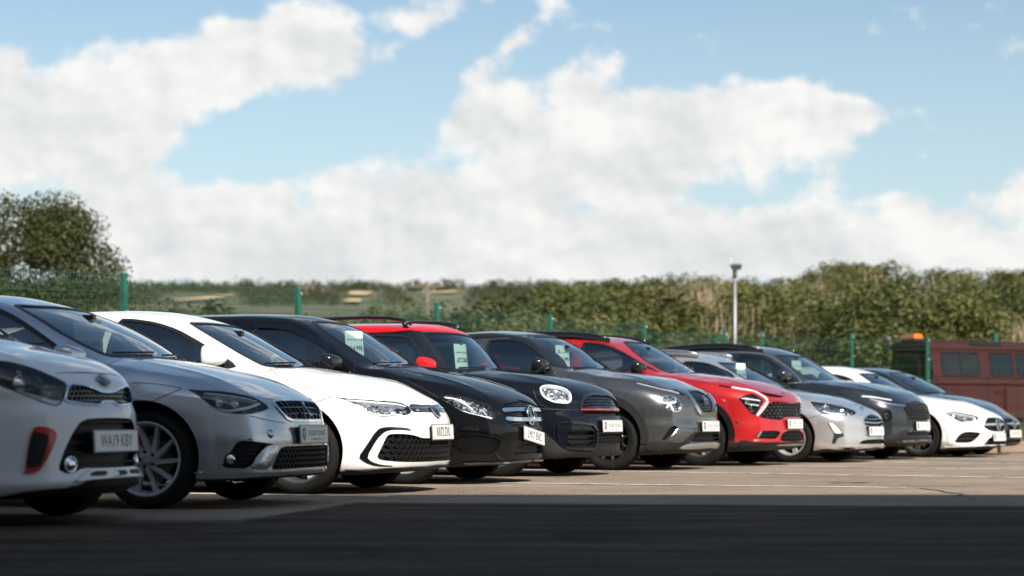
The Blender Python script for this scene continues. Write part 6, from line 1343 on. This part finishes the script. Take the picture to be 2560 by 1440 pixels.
# ---------------------------------------------------------------- the old red utility vehicle beyond the end fence
paint('faded_red', (.052, .0060, .0048), 0, 0, .5, .06)
def red_vehicle():
    e = empty('utility_vehicle', (9.0, 45.3, 0), math.radians(24)); e.scale = (1.06, 1.06, 1.05); tag(e, 'old faded red utility vehicle with amber beacon parked behind the end fence', 'utility vehicle')
    L, W, zb_, zr = 4.6, 1.79, 1.42, 2.16                         # rear face at x=0, forward is +x, near side is -y
    def hull(name, secs, m, x0, x1, parent=e):
        V = []; F = []; n = len(secs)
        for x in (x0, x1): V += [(x, y, z) for y, z in secs]
        F = [(i, (i+1) % n, n+(i+1) % n, n+i) for i in range(n)]+[tuple(range(n-1, -1, -1)), tuple(range(n, 2*n))]; o = mesh_obj(name, V, F, m, parent); bv = o.modifiers.new('edge', 'BEVEL'); bv.width = .03; bv.segments = 2; return o
    lo = hull('body', [(-W/2, .55), (W/2, .55), (W/2, 1.22), (W/2-.03, 1.30), (W/2-.05, zb_), (-W/2+.05, zb_), (-W/2+.03, 1.30), (-W/2, 1.22)], 'faded_red', 0, 3.35)
    hull('bonnet', [(-W/2+.12, .6), (W/2-.12, .6), (W/2-.14, 1.2), (W/2-.3, 1.28), (-W/2+.3, 1.28), (-W/2+.14, 1.2)], 'faded_red', 3.36, 4.6)
    w2 = W/2-.06; w3 = W/2-.20
    P = [(-w2, zb_), (w2, zb_), (w3, zr-.12), (-w3, zr-.12)]; hull('cabin', P, 'faded_red', .04, 2.9)
    hull('roof', [(-w3-.03, zr-.13), (w3+.03, zr-.13), (w3+.01, zr-.02), (w3-.12, zr+.06), (0, zr+.10), (-w3+.12, zr+.06), (-w3-.01, zr-.02)], 'faded_red', -.02, 2.95)
    sl = (w2-w3)/(zr-.12-zb_); sy = lambda z: -(w2-sl*(z-zb_))-.004
    for x0, x1, nm in ((.28, 1.24, 'side_window'), (1.52, 2.12, 'side_window'), (2.22, 2.75, 'side_window')):
        for sg in (1, -1):
            z0, z1 = zb_+.06, zr-.20; V = [(x0, sg*sy(z0), z0), (x1, sg*sy(z0), z0), (x1, sg*sy(z1), z1), (x0, sg*sy(z1), z1)]; c = [(x0+.03, z0), (x1-.03, z0), (x1, z0+.04), (x1, z1-.04), (x1-.03, z1), (x0+.03, z1), (x0, z1-.04), (x0, z0+.04)]
            V = [(x, sg*sy(z), z) for x, z in c]; g = mesh_obj(nm, V, [tuple(range(8))] if sg > 0 else [tuple(range(7, -1, -1))], 'pane_dark', e)
            b = MB(); b.tube([(x, sg*(sy(z)-.004), z) for x, z in c+[c[0]]], .016, 4); 
            if nm == 'side_window' and x0 < .5: b.tube([((x0+x1)/2, sg*(sy(z0)-.006), z0), ((x0+x1)/2, sg*(sy(z1)-.006), z1)], .012, 4)
            b.build('window_rubber', 'seal', g)
    # rear door with window, lamps and hinges
    b = MB(); b.box((-.012, 0, 1.30), (.03, .86, 1.36)); rd = b.build('rear_door', 'faded_red', e); bv = rd.modifiers.new('edge', 'BEVEL'); bv.width = .012
    b = MB(); b.box((-.030, 0, 1.68), (.012, .70, .44)); b.build('rear_window', 'pane_dark', rd); b = MB()
    for s_ in (-.36, .36): b.box((-.034, s_, 1.68), (.016, .03, .50))
    for z in (1.44, 1.92): b.box((-.034, 0, z), (.016, .75, .03))
    b.build('window_rubber', 'seal', rd)
    for sg in (-1, 1):
        b = MB(); b.box((.030, sg*.68, 1.66), (.012, .14, .34)); b.build('quarter_light', 'pane_dark', e)
        b = MB(); b.lathe([(0, -.02), (.035, -.018), (.045, 0)], 14, 'x'); o = b.build('tail_lamp', 'red_trim', e, True); o.location = (-.01, sg*.74, .95)
    # doors: shut lines, handles, waist capping
    b = MB()
    for x in (1.40, 2.16, 2.86): b.box((x, -W/2-.001, 1.0), (.012, .006, .86)); b.box((x, W/2+.001, 1.0), (.012, .006, .86))
    b.build('shut_line', 'seal', lo)
    b = MB(); b.box((1.66, -W/2-.012, 1.12), (.16, .02, .035)); b.build('door_handle', 'black', e); b = MB(); b.box((1.68, -W/2+.015, 1.305), (3.3, .05, .03)); b.build('waist_capping', 'faded_red', e)
    b = MB(); b.box((1.45, -w3-.02, zr+.0), (.82, .03, .055)); 
    for i in range(9): b.box((1.10+.088*i, -w3-.04, zr+.0), (.012, .012, .05))
    b.build('roof_vent', 'black', e)
    b = MB(); b.box((.14, .12, zr+.17), (.24, .52, .10), 0, None, .86); o = b.build('beacon', 'amber', e); b = MB(); b.box((.14, .12, zr+.105), (.20, .5, .04)); b.build('beacon_base', 'black', o)
    b = MB(); b.lathe([(0, .05), (.05, .045), (.085, .0), (.075, -.05), (0, -.07)], 16, 'x'); o = b.build('work_lamp', 'lamp_grey', e, True); o.location = (-.05, .70, zr+.12)
    b = MB(); b.box((-.04, 0, .5), (.12, W-.1, .14)); b.build('rear_bumper', 'black', e)
    w0 = make_wheel(e, .38, .21, .22, (6, 0, .07, 0), -1, 'alloy', None); k = 0
    for x in (.78, 3.85):
        for sg in (-1, 1): w = w0 if k == 0 else copy_tree(w0, e); k += 1; w.location = (x, sg*(W/2-.13), .38); w.rotation_euler = (0, 0, 0 if sg < 0 else math.pi)
glass('pane_dark', (.30, .34, .31), .8, .03); mat('amber', (.62, .15, .01), .15, coat=.6)
red_vehicle()

# ---------------------------------------------------------------- showroom behind the camera whose shadow covers the aisle
mat('cladding_panel', (.62, .62, .62), .45, .3, noise=(.6, .08)); mat('brick_wall', (.26, .17, .12), .85, noise=(8, .3)); mat('roof_sheet', (.20, .20, .21), .6)
def showroom():
    e = empty('showroom', (4, -.7, 0)); tag(e, 'tall grey clad showroom building facing the parked cars', 'building'); Hh = SHOW_H
    b = MB(); b.box((0, -9, Hh/2), (64, 18, Hh)); b.build('wall', 'cladding_panel', e); b = MB(); b.box((0, -9, Hh+.06), (64.3, 18.3, .12)); b.build('roof', 'roof_sheet', e)
    for i in range(9):
        g = MB(); g.box((-26+6.5*i, .02, 1.7), (5.2, .05, 3.0)); w = g.build('window', 'pane_dark', e); f = MB()
        for x in (-2.6, -.87, .87, 2.6): f.box((-26+6.5*i+x, .05, 1.7), (.08, .06, 3.1))
        f.build('mullion', 'lamp_grey', w)
SHOW_H = 15.4*math.tan(SUN_EL)/math.cos(math.pi-SUN_AZ)
showroom()
